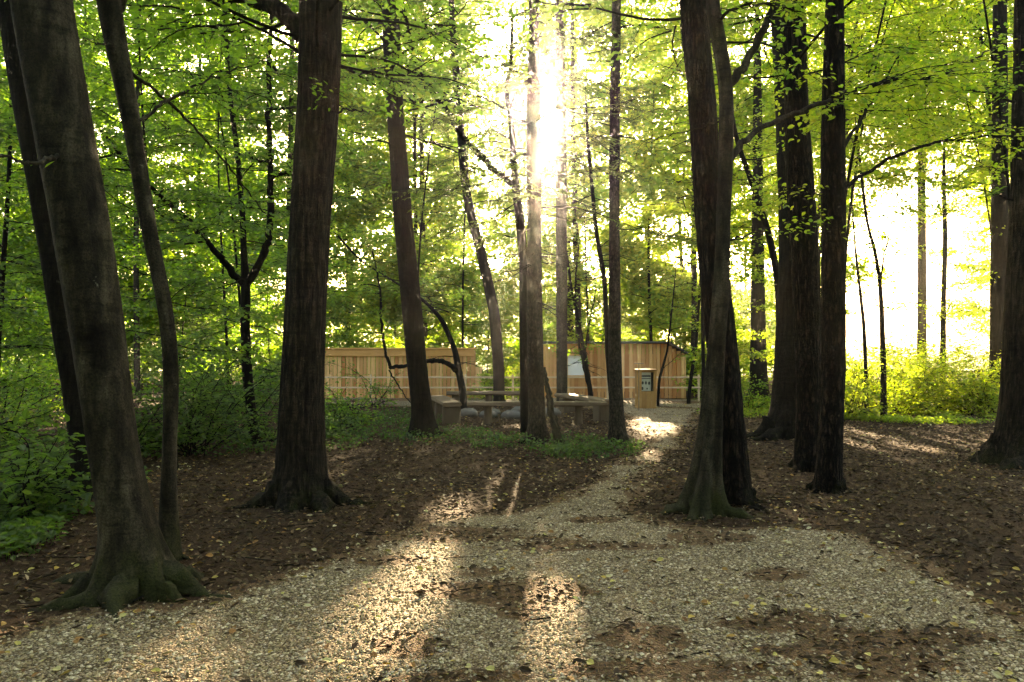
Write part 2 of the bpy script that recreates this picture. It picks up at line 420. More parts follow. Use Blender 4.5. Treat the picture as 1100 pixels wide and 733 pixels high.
PEBBLE = ramp_mat('pebble', [(0, (0.123, 0.074, 0.035)), (.45, (0.352, 0.250, 0.137)), (.85, (0.494, 0.380, 0.229)), (1, (0.684, 0.561, 0.397))], .85, None, 60)
FALLEN = ramp_mat('fallen_leaf', [(0, (.16, .075, .03)), (.30, (.36, .18, .06)), (.5, (.48, .33, .08)), (.72, (.52, .45, .14)), (1, (.60, .52, .34))], .7)
LITTER = ramp_mat('dry_litter', [(0, (0.036, 0.024, 0.015)), (.5, (0.095, 0.060, 0.034)), (.85, (0.21, 0.135, 0.07)), (1, (0.40, 0.31, 0.19))], .8)

def soil_mat():
    m = bpy.data.materials.new('forest_soil'); nt = nodes(m)
    v = coords(nt, (1, 1, 1))
    a = noise(nt, v, .55, 5, .6); b = noise(nt, v, 9, 6, .7); c = noise(nt, v, 55, 4, .7)
    r = ramp(nt, [(.3, (0.031, 0.020, 0.012)), (.5, (0.058, 0.036, 0.021)), (.72, (0.095, 0.064, 0.037))]); nt.links.new(b.outputs['Fac'], r.inputs[0])
    r2 = ramp(nt, [(.35, (.55, .5, .48)), (.75, (1.5, 1.4, 1.3))]); nt.links.new(c.outputs['Fac'], r2.inputs[0])
    col = mixc(nt, 1.0, r.outputs[0], r2.outputs[0], 'MULTIPLY')
    r3 = ramp(nt, [(.35, (.75, .72, .7)), (.7, (1.2, 1.15, 1.1))]); nt.links.new(a.outputs['Fac'], r3.inputs[0])
    col = mixc(nt, 1.0, col, r3.outputs[0], 'MULTIPLY')
    ad = nd(nt, 'ShaderNodeMath', operation='MULTIPLY_ADD'); ad.inputs[1].default_value = .35
    nt.links.new(c.outputs['Fac'], ad.inputs[0]); nt.links.new(b.outputs['Fac'], ad.inputs[2])
    finish(nt, col, .97, ad.outputs[0], .06, 1.0, .1)
    return m
SOIL = soil_mat()
def gravel_mat():
    m = bpy.data.materials.new('gravel_chips'); nt = nodes(m)
    v = coords(nt, (1, 1, 1))
    vo = nd(nt, 'ShaderNodeTexVoronoi'); vo.inputs['Scale'].default_value = 64; nt.links.new(v, vo.inputs['Vector'])
    sp = nd(nt, 'ShaderNodeSeparateColor'); nt.links.new(vo.outputs['Color'], sp.inputs[0])
    r = ramp(nt, [(0, (0.134, 0.086, 0.050)), (.4, (0.340, 0.259, 0.157)), (.8, (0.475, 0.389, 0.257)), (1, (0.627, 0.544, 0.415))]); nt.links.new(sp.outputs[0], r.inputs[0])
    dk = ramp(nt, [(.25, (1, 1, 1)), (.65, (.28, .24, .2))]); nt.links.new(vo.outputs['Distance'], dk.inputs[0])
    col = mixc(nt, 1.0, r.outputs[0], dk.outputs[0], 'MULTIPLY')
    # earth and needles trodden into the gravel: long drifts across the way
    b = noise(nt, v, 30, 4, .7)
    at = nd(nt, 'ShaderNodeAttribute', attribute_name='edge')
    s1 = nd(nt, 'ShaderNodeMath', operation='MULTIPLY_ADD'); s1.inputs[1].default_value = .9; nt.links.new(b.outputs['Fac'], s1.inputs[0]); nt.links.new(at.outputs['Fac'], s1.inputs[2])
    rs = ramp(nt, [(.72, (0, 0, 0)), (1.0, (1, 1, 1))]); nt.links.new(s1.outputs[0], rs.inputs[0])
    e = ramp(nt, [(.3, (.055, .034, .02)), (.7, (.21, .115, .052))]); nt.links.new(b.outputs['Fac'], e.inputs[0])
    col = mixc(nt, rs.outputs[0], col, e.outputs[0])
    inv = nd(nt, 'ShaderNodeMath', operation='SUBTRACT'); inv.inputs[0].default_value = 1; nt.links.new(vo.outputs['Distance'], inv.inputs[1])
    finish(nt, col, .9, inv.outputs[0], .022, 1.0, .2)
    return m
GRAVEL = gravel_mat()
def meadow_mat():
    m = bpy.data.materials.new('meadow_grass'); nt = nodes(m)
    v = coords(nt, (1, 1, 1)); a = noise(nt, v, .4, 6, .7)
    r = ramp(nt, [(.3, (.07, .10, .025)), (.7, (.16, .19, .06))]); nt.links.new(a.outputs['Fac'], r.inputs[0])
    finish(nt, r.outputs[0], .95, a.outputs['Fac'], .1, .5, .1); return m
MEADOW = meadow_mat()

# ------------------------------------------------------------------ ground, path, meadow
def pip(u, v, poly):
    x, y = np.asarray(u), np.asarray(v); ins = np.zeros(x.shape, bool)
    n = len(poly)
    for i in range(n):
        x1, y1 = poly[i]; x2, y2 = poly[(i + 1) % n]
        c = ((y1 > y) != (y2 > y)) & (x < (x2 - x1) * (y - y1) / (y2 - y1 + 1e-12) + x1)
        ins ^= c
    return ins
def dist_poly(u, v, poly):
    d = np.full(np.shape(u), 1e9)
    for i in range(len(poly)):
        a = np.array(poly[i]); b = np.array(poly[(i + 1) % len(poly)]); ab = b - a
        t = np.clip(((u - a[0]) * ab[0] + (v - a[1]) * ab[1]) / (ab @ ab + 1e-12), 0, 1)
        d = np.minimum(d, np.hypot(u - a[0] - t * ab[0], v - a[1] - t * ab[1]))
    return d
edge_px = [(0, 677), (86, 654), (204, 643), (300, 618), (370, 597), (419, 577), (471, 559), (536, 549), (592, 537), (643, 504), (692, 481), (682, 462), (668, 448), (640, 440), (560, 437), (470, 437), (400, 437), (345, 434)]
edge2_px = [(345, 425.5), (770, 425.5), (768, 438), (752, 450), (744, 470), (722, 496), (694, 518), (692, 545), (722, 558), (760, 566), (841, 566), (910, 573), (944, 587), (996, 604), (1065, 642), (1100, 660)]
PATH = [(-6.5, -4.0), (-5.0, 3.6)] + [tuple(G(u, v)[:2]) for u, v in edge_px] + [tuple(G(u, v)[:2]) for u, v in edge2_px] + [(5.2, 3.4), (6.5, -4.0)]
def path_inside(x, y):
    j = .34 * (fbm(x * 1.1, y * 1.1, 0, 31, 4) - .5) * np.clip(np.asarray(y) / 8, .6, 1.6)
    d = dist_poly(x, y, PATH)
    ins = pip(x, y, PATH)
    sd = np.where(ins, d, -d) + j * 1.5
    return sd
DRIFTS = [(600, 592, 130, 6), (560, 658, 48, 20), (690, 690, 60, 16), (730, 726, 140, 11), (770, 582, 50, 8), (835, 622, 42, 9), (440, 700, 30, 14), (490, 735, 90, 9), (420, 610, 40, 6), (905, 690, 40, 8), (640, 560, 30, 4), (500, 620, 40, 7)]
def smooth(a, b, x):
    t = np.clip((x - a) / (b - a), 0, 1); return t * t * (3 - 2 * t)
def soilness(x, y, sd):
    yy = np.maximum(np.asarray(y, float), .5); u = 550 + F * x / yy; v = VH + F * H / yy
    n1 = fbm(x * .55, y * 1.25, 0, 77, 5)
    w = (fbm(x * 2.6, y * 2.6, 0, 15, 3) - .5) * 1.6
    s = smooth(.57, .72, n1)
    for (cu, cv, su, sv) in DRIFTS:
        d = ((u - cu) / su) ** 2 + ((v - cv) / sv) ** 2
        s = np.maximum(s, (1 - smooth(.3, 1.3, d + w * 1.4)) * (np.asarray(y) > .5) * .72)
    return np.maximum(s, 1 - smooth(.0, .5, sd + w * .15))
def grid_sheet(xs, ys, zf):
    X, Y = np.meshgrid(xs, ys); nx = len(xs); ny = len(ys)
    V = np.stack([X, Y, zf(X, Y)], -1).reshape(-1, 3)
    i = np.arange(ny - 1)[:, None] * nx + np.arange(nx - 1)[None]
    return V, np.stack([i, i + 1, i + nx + 1, i + nx], -1).reshape(-1, 4)
xs = np.unique(np.concatenate([np.linspace(-400, -30, 24), np.linspace(-30, -9, 60), np.linspace(-9, 9, 160), np.linspace(9, 30, 60), np.linspace(30, 400, 24)]))
ys = np.unique(np.concatenate([np.linspace(-60, -4, 20), np.linspace(-4, 20, 210), np.linspace(20, 60, 100), np.linspace(60, 900, 30)]))
b = Buf(); b.add(*grid_sheet(xs, ys, gh)); tag(b.build('ground', SOIL), 'dark forest soil under the trees', 'ground', kind='structure')
xs = np.arange(-9, 9.5, .06); ys = np.arange(-4, 28, .06)
V, Q = grid_sheet(xs, ys, lambda x, y: gh(x, y))
sd = path_inside(V[:, 0], V[:, 1])
V[:, 2] += .004 + .018 * np.clip(sd / .35, 0, 1)
kq = sd[Q].min(1) > 0
Q = Q[kq]; used = np.unique(Q); rem = np.full(len(V), -1); rem[used] = np.arange(len(used))
b = Buf(); b.add(V[used], rem[Q]); o = b.build('path', GRAVEL)
ea = o.data.attributes.new('edge', 'FLOAT', 'POINT'); ea.data.foreach_set('value', soilness(V[used][:, 0], V[used][:, 1], sd[used]).astype(np.float32))
tag(o, 'pale gravel path curving to the timber cabin', 'path', kind='structure')
b = Buf(); b.add(*grid_sheet(np.linspace(-380, 380, 60), np.linspace(59, 850, 60), lambda x, y: gh(x, y) * 0 + .12))
tag(b.build('meadow', MEADOW), 'open grass beyond the edge of the wood', 'meadow', kind='structure')

# ------------------------------------------------------------------ gravel stones, litter, fallen leaves
def scatter(n, x0, x1, y0, y1, pw=1.0):
    y = y0 + (y1 - y0) * U(0, 1, n) ** pw
    return U(x0, x1, n), y
def stones(n, size_lo, size_hi, x, y, sd, name, label):
    n = len(x)
    s = size_lo + (size_hi - size_lo) * U(0, 1, n) ** 3.2
    base = np.array([[1, 0, 0], [-1, 0, 0], [0, 1, 0], [0, -1, 0], [0, 0, 1], [0, 0, -1.]])
    V = base[None] * U(.7, 1.15, (n, 6, 1)) + N(.16, (n, 6, 3)); V[..., 2] *= .62
    a = U(0, 6.28, n); c, q = np.cos(a)[:, None], np.sin(a)[:, None]
    V = np.stack([V[..., 0] * c - V[..., 1] * q, V[..., 0] * q + V[..., 1] * c, V[..., 2]], -1) * (s / 2)[:, None, None]
    z = gh(x, y) + .004 + .018 * np.clip(sd / .35, 0, 1) + s * .10
    V += np.stack([x, y, z], 1)[:, None]
    T = np.array([[0, 2, 4], [2, 1, 4], [1, 3, 4], [3, 0, 4], [2, 0, 5], [1, 2, 5], [3, 1, 5], [0, 3, 5]])
    Q = (np.arange(n)[:, None, None] * 6 + T[None]).reshape(-1, 3)
    tn = np.clip(N(.24, n) + .38 + .4 * (s > size_hi * .6), 0, 1)
    bb = Buf(); bb.add(V.reshape(-1, 3), Q, 0, np.repeat(tn, 8), False)
    tag(bb.build(name, PEBBLE), label, 'gravel', kind='stuff')
x, y = scatter(520000, -8, 9, 2.6, 15, 1.8)
sd = path_inside(x, y)
so = soilness(x, y, sd)
k = (sd > -.12) & (U(0, 1, len(x)) < 1 - .93 * so) & (np.abs(x) < y * .72 + .6)
stones(0, .006, .034, x[k], y[k], sd[k], 'gravel', 'loose pale gravel chips covering the path')
n_st = int(k.sum())

def flat_leaves(x, y, size, tint, mat, name, label, curl=.5, aspect=.6, cat='leaves'):
    n = len(x); bb = Buf()
    a = U(0, 6.28, n)
    z = gh(x, y) + .012 + .02 * np.clip(path_inside(x, y) / .35, 0, 1) + U(0, .012, n)
    ax = np.stack([np.cos(a), np.sin(a), N(.18 * curl, n)], 1); nr = np.stack([N(.45 * curl, n), N(.45 * curl, n), np.ones(n)], 1)
    add_leaves(bb, np.stack([x, y, z], 1), ax, nr, size, tint, 0, aspect, True, False)
    tag(bb.build(name, mat), label, cat, kind='stuff')
x, y = scatter(24000, -15, 15, 3, 26, 1.4)
k = np.abs(x) < y * .75 + 1; x, y = x[k], y[k]
k = U(0, 1, len(x)) < .25 + .75 * (fbm(x * .6, y * .6, 0, 3) > .5); x, y = x[k][:7000], y[k][:7000]
flat_leaves(x, y, U(.022, .07, len(x)), U(0, 1, len(x)), FALLEN, 'fallen_leaves', 'yellow and orange fallen leaves strewn on the ground', 1.0, .7)
x, y = scatter(260000, -16, 16, 2.6, 24, 1.5)
sd = path_inside(x, y)
pr = np.where(sd > 0, .03 + .75 * soilness(x, y, sd), .75)
k = (np.abs(x) < y * .75 + 1) & (U(0, 1, len(x)) < pr); x, y = x[k], y[k]
flat_leaves(x, y, U(.02, .085, len(x)) , np.clip(N(.26, len(x)) + .45, 0, 1), LITTER, 'leaf_litter', 'brown dry leaf litter covering the soil', 1.3, .45)

x, y = scatter(2200, -13, 13, 3, 22, 1.4); k = (np.abs(x) < y * .75 + 1) & (U(0, 1, len(x)) < np.where(path_inside(x, y) > .1, .25, .9)); x, y = x[k], y[k]; n = len(x)
b = Buf(); a = U(0, 6.28, n); ln = U(.08, .45, n) * U(.4, 1, n); e = np.stack([x + np.cos(a) * ln, y + np.sin(a) * ln], 1)
rr = U(.0025, .008, n)
sticks(b, np.stack([x, y, gh(x, y) + .022 + rr], 1), np.stack([e[:, 0], e[:, 1], gh(e[:, 0], e[:, 1]) + .022 + U(0, .02, n)], 1), rr, rr * .5, 0)
tag(b.build('fallen_twigs', B_TWIG), 'thin dead twigs fallen on the forest soil', 'twigs', kind='stuff')

# ------------------------------------------------------------------ trunks
def trunk_mesh(buf, pts, rads, sides=40, dz=.06, amp=.012, freq=(9, 1.4), flare=.6, fh=.5, roots=5, rootlen=.6, wob=.05, seed=0, mat=0, flute=0.0, ground=0.0):
    L = np.linalg.norm(np.diff(pts, axis=0), axis=1).sum()
    n = int(L / dz)
    pr = resample(np.concatenate([pts, np.reshape(rads, (-1, 1))], 1), n)
    C, R = pr[:, :3], np.maximum(pr[:, 3], .012)
    z = C[:, 2] - ground
    th = np.linspace(0, 2 * np.pi, sides, endpoint=False)
    rs = np.random.default_rng(abs(int(seed)))
    ra = (np.arange(roots) + rs.uniform(-.3, .3, roots)) * 2 * np.pi / max(1, roots)
    lob = np.zeros(sides)
    for a in ra: lob = np.maximum(lob, np.clip(np.cos(th - a), 0, 1) ** (11 if sides > 50 else 8) * rs.uniform(.6, 1.2))
    fl = np.clip(1 - z / fh, 0, 1.15)[:, None] ** 2
    cx, sx = np.cos(th)[None], np.sin(th)[None]
    circ = R[:, None] * freq[0]
    nz = fbm(cx * circ + 31, sx * circ + 17, z[:, None] * freq[1], seed, 3)
    ridge = 1 - np.abs(nz - .5) * 2
    low = fbm(cx * 1.3 + 3, sx * 1.3 + 5, z[:, None] * .9, seed + 50, 2) - .5
    fz = np.clip(1 - z / 3.5, .25, 1)[:, None]
    RR = R[:, None] * (1 + wob * 2 * low + flare * fl * (1.15 * lob[None] - .08) + flute * fz * .5 * np.cos(th[None] * 5 + .5 * z[:, None] + seed)) + amp * (ridge - .7)
    V = C[:, None] + np.stack([cx * RR, sx * RR, np.zeros_like(RR)], -1)
    i = np.arange(n - 1)[:, None] * sides; j = np.arange(sides)[None]; j2 = (j + 1) % sides
    buf.add(V.reshape(-1, 3), np.stack([i + j, i + j2, i + sides + j2, i + sides + j], -1).reshape(-1, 4), mat)
    if rootlen > 0:
        r0 = R[max(0, np.searchsorted(z, .1))]; c0 = C[max(0, np.searchsorted(z, .1))]
        for a in ra:
            ln = rootlen * rs.uniform(.6, 1.3); m = 14; t = np.linspace(0, 1, m)
            bend = rs.uniform(-.5, .5)
            rr = r0 * .55 + t * (ln + r0 * .6); aa = a + bend * t ** 1.5
            p = np.stack([c0[0] + np.cos(aa) * rr, c0[1] + np.sin(aa) * rr, np.zeros(m)], 1)
            gz = gh(p[:, 0], p[:, 1])
            p[:, 2] = gz + r0 * .85 * np.exp(-t * 3.4) - .01 - .05 * t + .015 * np.sin(t * 9 + a * 3)
            tube(buf, p, r0 * (.38 * (1 - t) ** .8 + .06) * (1 + .25 * np.sin(t * 11 + a * 5)), 11, mat, None, .55, seed + int(a * 10))

TREES = {}
def px_trunk(prof, Y, top, lean=None, Ytop=None):
    """profile rows (v, uL, uR) from low to high, at distance Y -> centre line and radii; continued up to height top"""
    pts, r = [], []
    for (v, a, c) in prof:
        p = P((a + c) / 2, v, Y); pts.append(p); r.append((c - a) / 2 / F * Y)
    pts = np.array(pts); r = np.array(r)
    p0 = pts[0].copy(); p0[2] = -.25; pts = np.concatenate([[p0], pts]); r = np.concatenate([[r[0]], r])
    d = unit(pts[-1] - pts[-3]); zt = pts[-1, 2]
    for f in (.35, .7, 1.0):
        q = pts[len(pts) - 1] if f == .35 else pts[-1]
        hz = zt + (top - zt) * f
        w = d[:2] / max(d[2], .3) * .55
        pp = np.array([pts[-1, 0] + w[0] * (hz - pts[-1, 2]), pts[-1, 1] + w[1] * (hz - pts[-1, 2]), hz])
        pts = np.concatenate([pts, [pp]]); r = np.concatenate([r, [r[-1] * (.85, .68, .3)[(.35, .7, 1.0).index(f)]]])
    return pts, r

def limb_curve(p0, az, up, L, sag=.12, wig=.06, n=9):
    t = np.linspace(0, 1, n)
    d = np.array([math.cos(az) * math.cos(up), math.sin(az) * math.cos(up), math.sin(up)])
    s = np.array([-math.sin(az), math.cos(az), 0])
    ph = U(0, 6.28)
    return p0 + L * (t[:, None] * d + (np.sin(t * 5 + ph) - math.sin(ph))[:, None] * s * wig + np.array([0, 0, 1.]) * (-sag * t ** 2 + .03 * np.sin(t * 7 + ph))[:, None])

def crown_limbs(buf, pts, rads, z0, z1, R, n, leaf=.13, dens=5, lfm=14, up=(.05, .6), tint=.5, rich=False, twig=.9, shape=1.0, lmat=1, seed=0, side=None, bare=0.0):
    """limbs with leafy twigs, set spirally round the stem between z0 and z1"""
    zz = pts[:, 2]
    for i in range(n):
        f = (i + U(0, 1)) / n
        z = z0 + (z1 - z0) * f
        p = np.array([np.interp(z, zz, pts[:, 0]), np.interp(z, zz, pts[:, 1]), z]); r = np.interp(z, zz, rads)
        az = i * 2.39996 + U(-.5, .5) + seed
        if side is not None: az = side[0] + U(-1, 1) * side[1]
        L = R * U(.6, 1.15) * (1 - shape * .65 * f) * (.55 + .45 * min(1, f * 4 + .3))
        c = limb_curve(p, az, U(*up), L, U(.05, .25))
        if keep_mask(c, True).mean() < .5: continue
        rl = max(.008, min(r * .3, .008 + L * .005))
        tube(buf, c, np.linspace(rl, .004, len(c)), 5, 0)
        foliage(buf, c, twig, leaf, dens, lfm, .22, tint, rich, .6, .15, .004, lmat=lmat, bare=bare)
        for q in range(2):
            t = U(.3, .7); k = int(t * (len(c) - 1))
            c2 = limb_curve(c[k], az + U(.5, .9) * (1 if q else -1), U(-.1, .5), L * U(.4, .6), U(.05, .2))
            tube(buf, c2, np.linspace(rl * .55, .003, len(c2)), 4, 0)
            foliage(buf, c2, twig * .8, leaf, dens, lfm, .1, tint + N(.05), rich, .6, .2, .003, lmat=lmat, bare=bare)

def make_tree(name, label, prof, Y, top, bark, crown=None, limbs=(), group=None, tm=None, leafm=LEAF, cat='tree', extra=None):
    pts, r = px_trunk(prof, Y, top)
    base = np.array([pts[1, 0], pts[1, 1], float(gh(pts[1, 0], pts[1, 1]))])
    root = thing(name, base, label, cat, group)
    b = Buf(); kw = dict(sides=36, dz=.07, seed=len(TREES) * 7 + 3, ground=base[2]); kw.update(tm or {})
    trunk_mesh(b, pts, r, **kw)
    b.build('trunk', bark, root, base)
    cb = Buf()
    for lb in limbs:
        c = np.array([P(*q) for q in lb['pts']]); nn = max(20, 9 * len(c)); c = resample(c, nn); ss = np.arange(nn) * .55 + len(TREES) * 3.3; c = c + np.clip(np.arange(nn) / 4, 0, 1)[:, None] * .07 * np.stack([fbm(ss, 1.5, 0, 60 + q, 3) - .5 for q in range(3)], 1)
        r0, r1 = lb.get('r', (.03, .008))
        bb = Buf(); tube(bb, c, np.linspace(r0, r1, nn), 9, 0, None, .30, len(TREES)); bb.build('branch', lb.get('bark', bark), root, base)
        if lb.get('leaf', True):
            kind = lb.get('kind', 'leaf')
            if kind == 'leaf':
                foliage(cb, c, lb.get('twig', .6), lb.get('size', .075), lb.get('tw', 8), lb.get('lf', 26), lb.get('t0', .25), lb.get('tint', .55), True, .35, .15)
                for q in range(lb.get('subs', 4)):
                    k = int(U(lb.get('t0', .25), .92) * (nn - 1)); d = unit(c[min(k + 1, nn - 1)] - c[k - 1])
                    az = math.atan2(d[1], d[0]) + U(.4, 1.1) * (1 if q % 2 else -1)
                    c2 = limb_curve(c[k], az, U(-.15, .35), U(.5, 1.0) * lb.get('twig', .6) * 2.4)
                    tube(cb, c2, np.linspace(r1 * 1.1, .003, len(c2)), 5, 0)
                    foliage(cb, c2, lb.get('twig', .6) * .8, lb.get('size', .075), lb.get('tw', 8), lb.get('lf', 26), .08, lb.get('tint', .55) + N(.06), True, .35, .15)
            else:
                needles(cb, c, lb.get('twig', .45), .45, 1.0, lb.get('bare', .2))
    if crown: crown(cb, pts, r)
    if extra: extra(cb, pts, r, base)
    if cb.n: cb.build('crown', [B_TWIG, leafm], root, base)
    TREES[label] = root
    return root, pts, r

def high(z0, z1, R, n, leaf=.16, dens=5.5, lfm=12, tint=.5, **k):
    return lambda b, p, r: crown_limbs(b, p, r, z0, z1, R, n, leaf, dens, lfm, (.1, .7), tint, False, 1.1, **k)

def under(z0, z1, R, n, leaf=.085, dens=9, lfm=24, tint=.5, rich=True, twig=.55, **k):
    return lambda b, p, r: crown_limbs(b, p, r, z0, z1, R, n, leaf, dens, lfm, (-.05, .5), tint, rich, twig, shape=.6, **k)
def both(*fs):
    def f(b, p, r):
        for g in fs: g(b, p, r)
    return f
# --- the trees that frame the picture -----------------------------------------------------------
def L(*pts, **k): return dict(pts=list(pts), **k)
# front left leaning beech with spreading mossy roots
make_tree('leaning_beech', 'thick leaning tree with smooth spotted bark and mossy spreading roots by the gravel edge',
          [(628, 116, 184), (590, 112, 174), (540, 104, 158), (480, 95, 146), (370, 80, 132), (250, 59, 117), (120, 36, 94), (0, 13, 73)], 5.75, 15, B_SMOOTH,
          both(high(6.2, 14.5, 5.0, 26), under(4.6, 6.2, 4.0, 8, .085, 6, 20, .5, True, .6)), tm=dict(sides=96, dz=.035, amp=.012, freq=(6, .9), flare=.8, fh=.5, roots=9, rootlen=.68, wob=.045, flute=.08),
          limbs=[L((70, 165, 5.7), (40, 175, 5.2), (5, 170, 4.9), (-40, 160, 4.7), r=(.018, .005), twig=.35, size=.07, lf=20, tw=5, subs=2, tint=.6)])
make_tree('slender_beech', 'slender curved stem rising close behind the thick leaning tree',
          [(565, 170, 192), (520, 174, 189), (480, 175, 189), (400, 177, 193), (330, 171, 186), (250, 152, 168), (125, 131, 150), (60, 116, 138), (0, 103, 128)], 6.5, 13, B_SMOOTH,
          high(6.0, 12.5, 3.5, 20), tm=dict(sides=48, dz=.05, amp=.006, freq=(8, 1.2), flare=.5, fh=.5, roots=3, rootlen=.3),
          limbs=[L((122, 25, 6.5), (128, 12, 6.6), (133, -10, 6.6), (140, -60, 6.8), r=(.04, .03), leaf=False),
                 L((140, 78, 6.6), (191, 116, 7.4), (247, 180, 8.2), (284, 230, 8.8), r=(.016, .006), twig=.35, size=.065, tw=4, lf=18, subs=3, tint=.4),
                 L((125, 50, 6.5), (105, 45, 6.2), (80, 42, 6.0), r=(.008, .003), leaf=False), L((150, 130, 6.5), (175, 110, 6.8), (230, 80, 7.5), (300, 62, 8.3), r=(.014, .004), twig=.45, size=.07, subs=4, tint=.45)])
make_tree('ivy_clad_tree', 'dark ivied trunk standing just behind the thick leaning tree',
          [(540, 80, 112), (480, 78, 104), (300, 48, 70), (250, 40, 60), (100, 13, 34), (0, -4, 16)], 9.2, 17, B_DARK, high(7, 16, 4.5, 24), tm=dict(amp=.02))
make_tree('furrowed_oak', 'stout upright trunk with dark furrowed bark between the forked sapling and the timber wall',
          [(537, 294, 356), (510, 296, 350), (480, 298, 347), (370, 305, 348), (250, 311, 353), (100, 321, 365), (0, 322, 367)], 8.95, 19, B_FURROW,
          both(high(6.6, 18, 6.0, 34), under(4.9, 6.6, 4.2, 20, .10, 6, 20, .45, True, .7)), tm=dict(sides=110, dz=.035, amp=.030, freq=(22, 1.3), flare=.55, fh=.5, roots=7, rootlen=.45, wob=.04),
          limbs=[L((325, 38, 8.95), (308, 14, 9.0), (280, 4, 9.1), (240, -20, 9.3), (190, -70, 9.5), r=(.10, .05), twig=.6, size=.08, subs=6, tint=.45),
                 L((355, 120, 8.9), (385, 118, 8.2), (400, 122, 7.6), r=(.012, .004), twig=.3, size=.06, subs=1, tw=5, tint=.55),
                 L((362, 70, 8.9), (400, 82, 9.6), (460, 92, 10.4), (520, 90, 11.2), r=(.018, .005), twig=.5, subs=4, tint=.4, size=.07)])
make_tree('slanting_tree', 'dark slanting trunk standing left of the ring of benches',
          [(468, 442, 470), (440, 443, 465), (400, 438, 459), (340, 432, 454), (250, 424, 444), (100, 414, 432), (0, 410, 428)], 16.0, 20, B_DARK,
          both(high(9.2, 19, 4.5, 28, leaf=.13), under(6.4, 9.2, 3.6, 26, .10, 6, 20, .45, True, .7)), tm=dict(flare=.5, fh=.6, roots=5, rootlen=.35, amp=.014),
          limbs=[L((428, 158, 16), (400, 148, 15.6), (370, 140, 15.2), r=(.02, .006), subs=2, tint=.5, lf=18), L((425, 85, 16), (400, 86, 15), (345, 82, 13.5), r=(.022, .006), subs=3, tint=.5),
                 L((432, 145, 16), (460, 152, 16.4), (495, 165, 16.8), (520, 185, 17), r=(.03, .006), subs=3, tint=.5)])
# conifers in the centre
def dead_twigs(z0, z1, n, Lm):
    def f(b, pts, r, base=None):
        for i in range(n):
            z = U(z0, z1); p = np.array([np.interp(z, pts[:, 2], pts[:, 0]), np.interp(z, pts[:, 2], pts[:, 1]), z])
            c = limb_curve(p, U(0, 6.28), U(-.35, .15), Lm * U(.35, 1.1), U(.0, .2), .05, 7)
            tube(b, c, np.linspace(.012, .003, 7), 4, 0)
            for q in range(3):
                k = int(U(2, 6)); c2 = limb_curve(c[k], U(0, 6.28), U(-.5, .2), Lm * .3, .1, .05, 4); tube(b, c2, np.linspace(.005, .0015, 4), 3, 0)
    return f
def conifer(z0, z1, R, n, tint=.4, bare=.15):
    def f(b, pts, r):
        for i in range(n):
            fr = (i + U(0, 1)) / n; z = z0 + (z1 - z0) * fr
            p = np.array([np.interp(z, pts[:, 2], pts[:, 0]), np.interp(z, pts[:, 2], pts[:, 1]), z])
            Lb = R * (1 - .7 * fr) * U(.7, 1.15); az = i * 2.4 + U(-.4, .4)
            c = limb_curve(p, az, U(-.1, .25), Lb, U(.1, .3), .04, 9)
            if keep_mask(c, True).mean() < .5: continue
            tube(b, c, np.linspace(.014, .003, 9), 4, 0); needles(b, c, .55, tint, 1.0, bare)
            for q in range(2):
                k = int(U(3, 7)); c2 = limb_curve(c[k], az + U(.4, .8) * (1 if q else -1), U(-.2, .1), Lb * .45, .2, .04, 7)
                tube(b, c2, np.linspace(.007, .002, 7), 3, 0); needles(b, c2, .35, tint, 1.0, bare)
    return f
make_tree('spruce_tree', 'grey spruce trunk with thin dead twigs rising in front of the long bench',
          [(476, 566, 590), (460, 567, 587), (440, 567.5, 585), (340, 566, 583), (250, 566, 581.5), (125, 565, 581.5), (50, 568, 579)], 14.6, 19, B_SPRUCE,
          both(conifer(4.3, 9, 2.9, 40), conifer(9, 18.5, 2.4, 26), dead_twigs(2.4, 6.5, 26, 1.3)), leafm=NEEDLE, tm=dict(flare=.5, fh=.45, amp=.006, roots=4, rootlen=.3),
          limbs=[L((584, 395, 14.6), (590, 430, 14.5), (596, 460, 14.4), (603, 480, 14.3), r=(.035, .09), leaf=False, bark=B_SMOOTH)])
make_tree('narrow_spruce', 'narrow pale straight trunk between the benches and the wooden cabinet',
          [(474, 653, 674), (440, 655, 669.5), (370, 653, 667), (300, 654, 666.5), (250, 654, 665.5), (125, 655, 666), (10, 657.5, 667)], 14.9, 18, B_SPRUCE,
          both(conifer(7.5, 17.5, 2.4, 34), dead_twigs(3.0, 8.0, 22, 1.1)), leafm=NEEDLE, tm=dict(flare=.35, fh=.35, amp=.005, roots=4, rootlen=.2))
make_tree('dark_spruce', 'dark straight trunk directly in front of the cabin window',
          [(429, 598, 609.5), (320, 597.5, 609.5), (250, 597, 609), (160, 597, 608.5), (60, 597, 606)], 24.2, 20, B_SPRUCE,
          both(conifer(9, 19.5, 2.5, 30), dead_twigs(4, 10, 22, 1.6)), leafm=NEEDLE, tm=dict(flare=.3, fh=.3, rootlen=.0, sides=24, dz=.12))
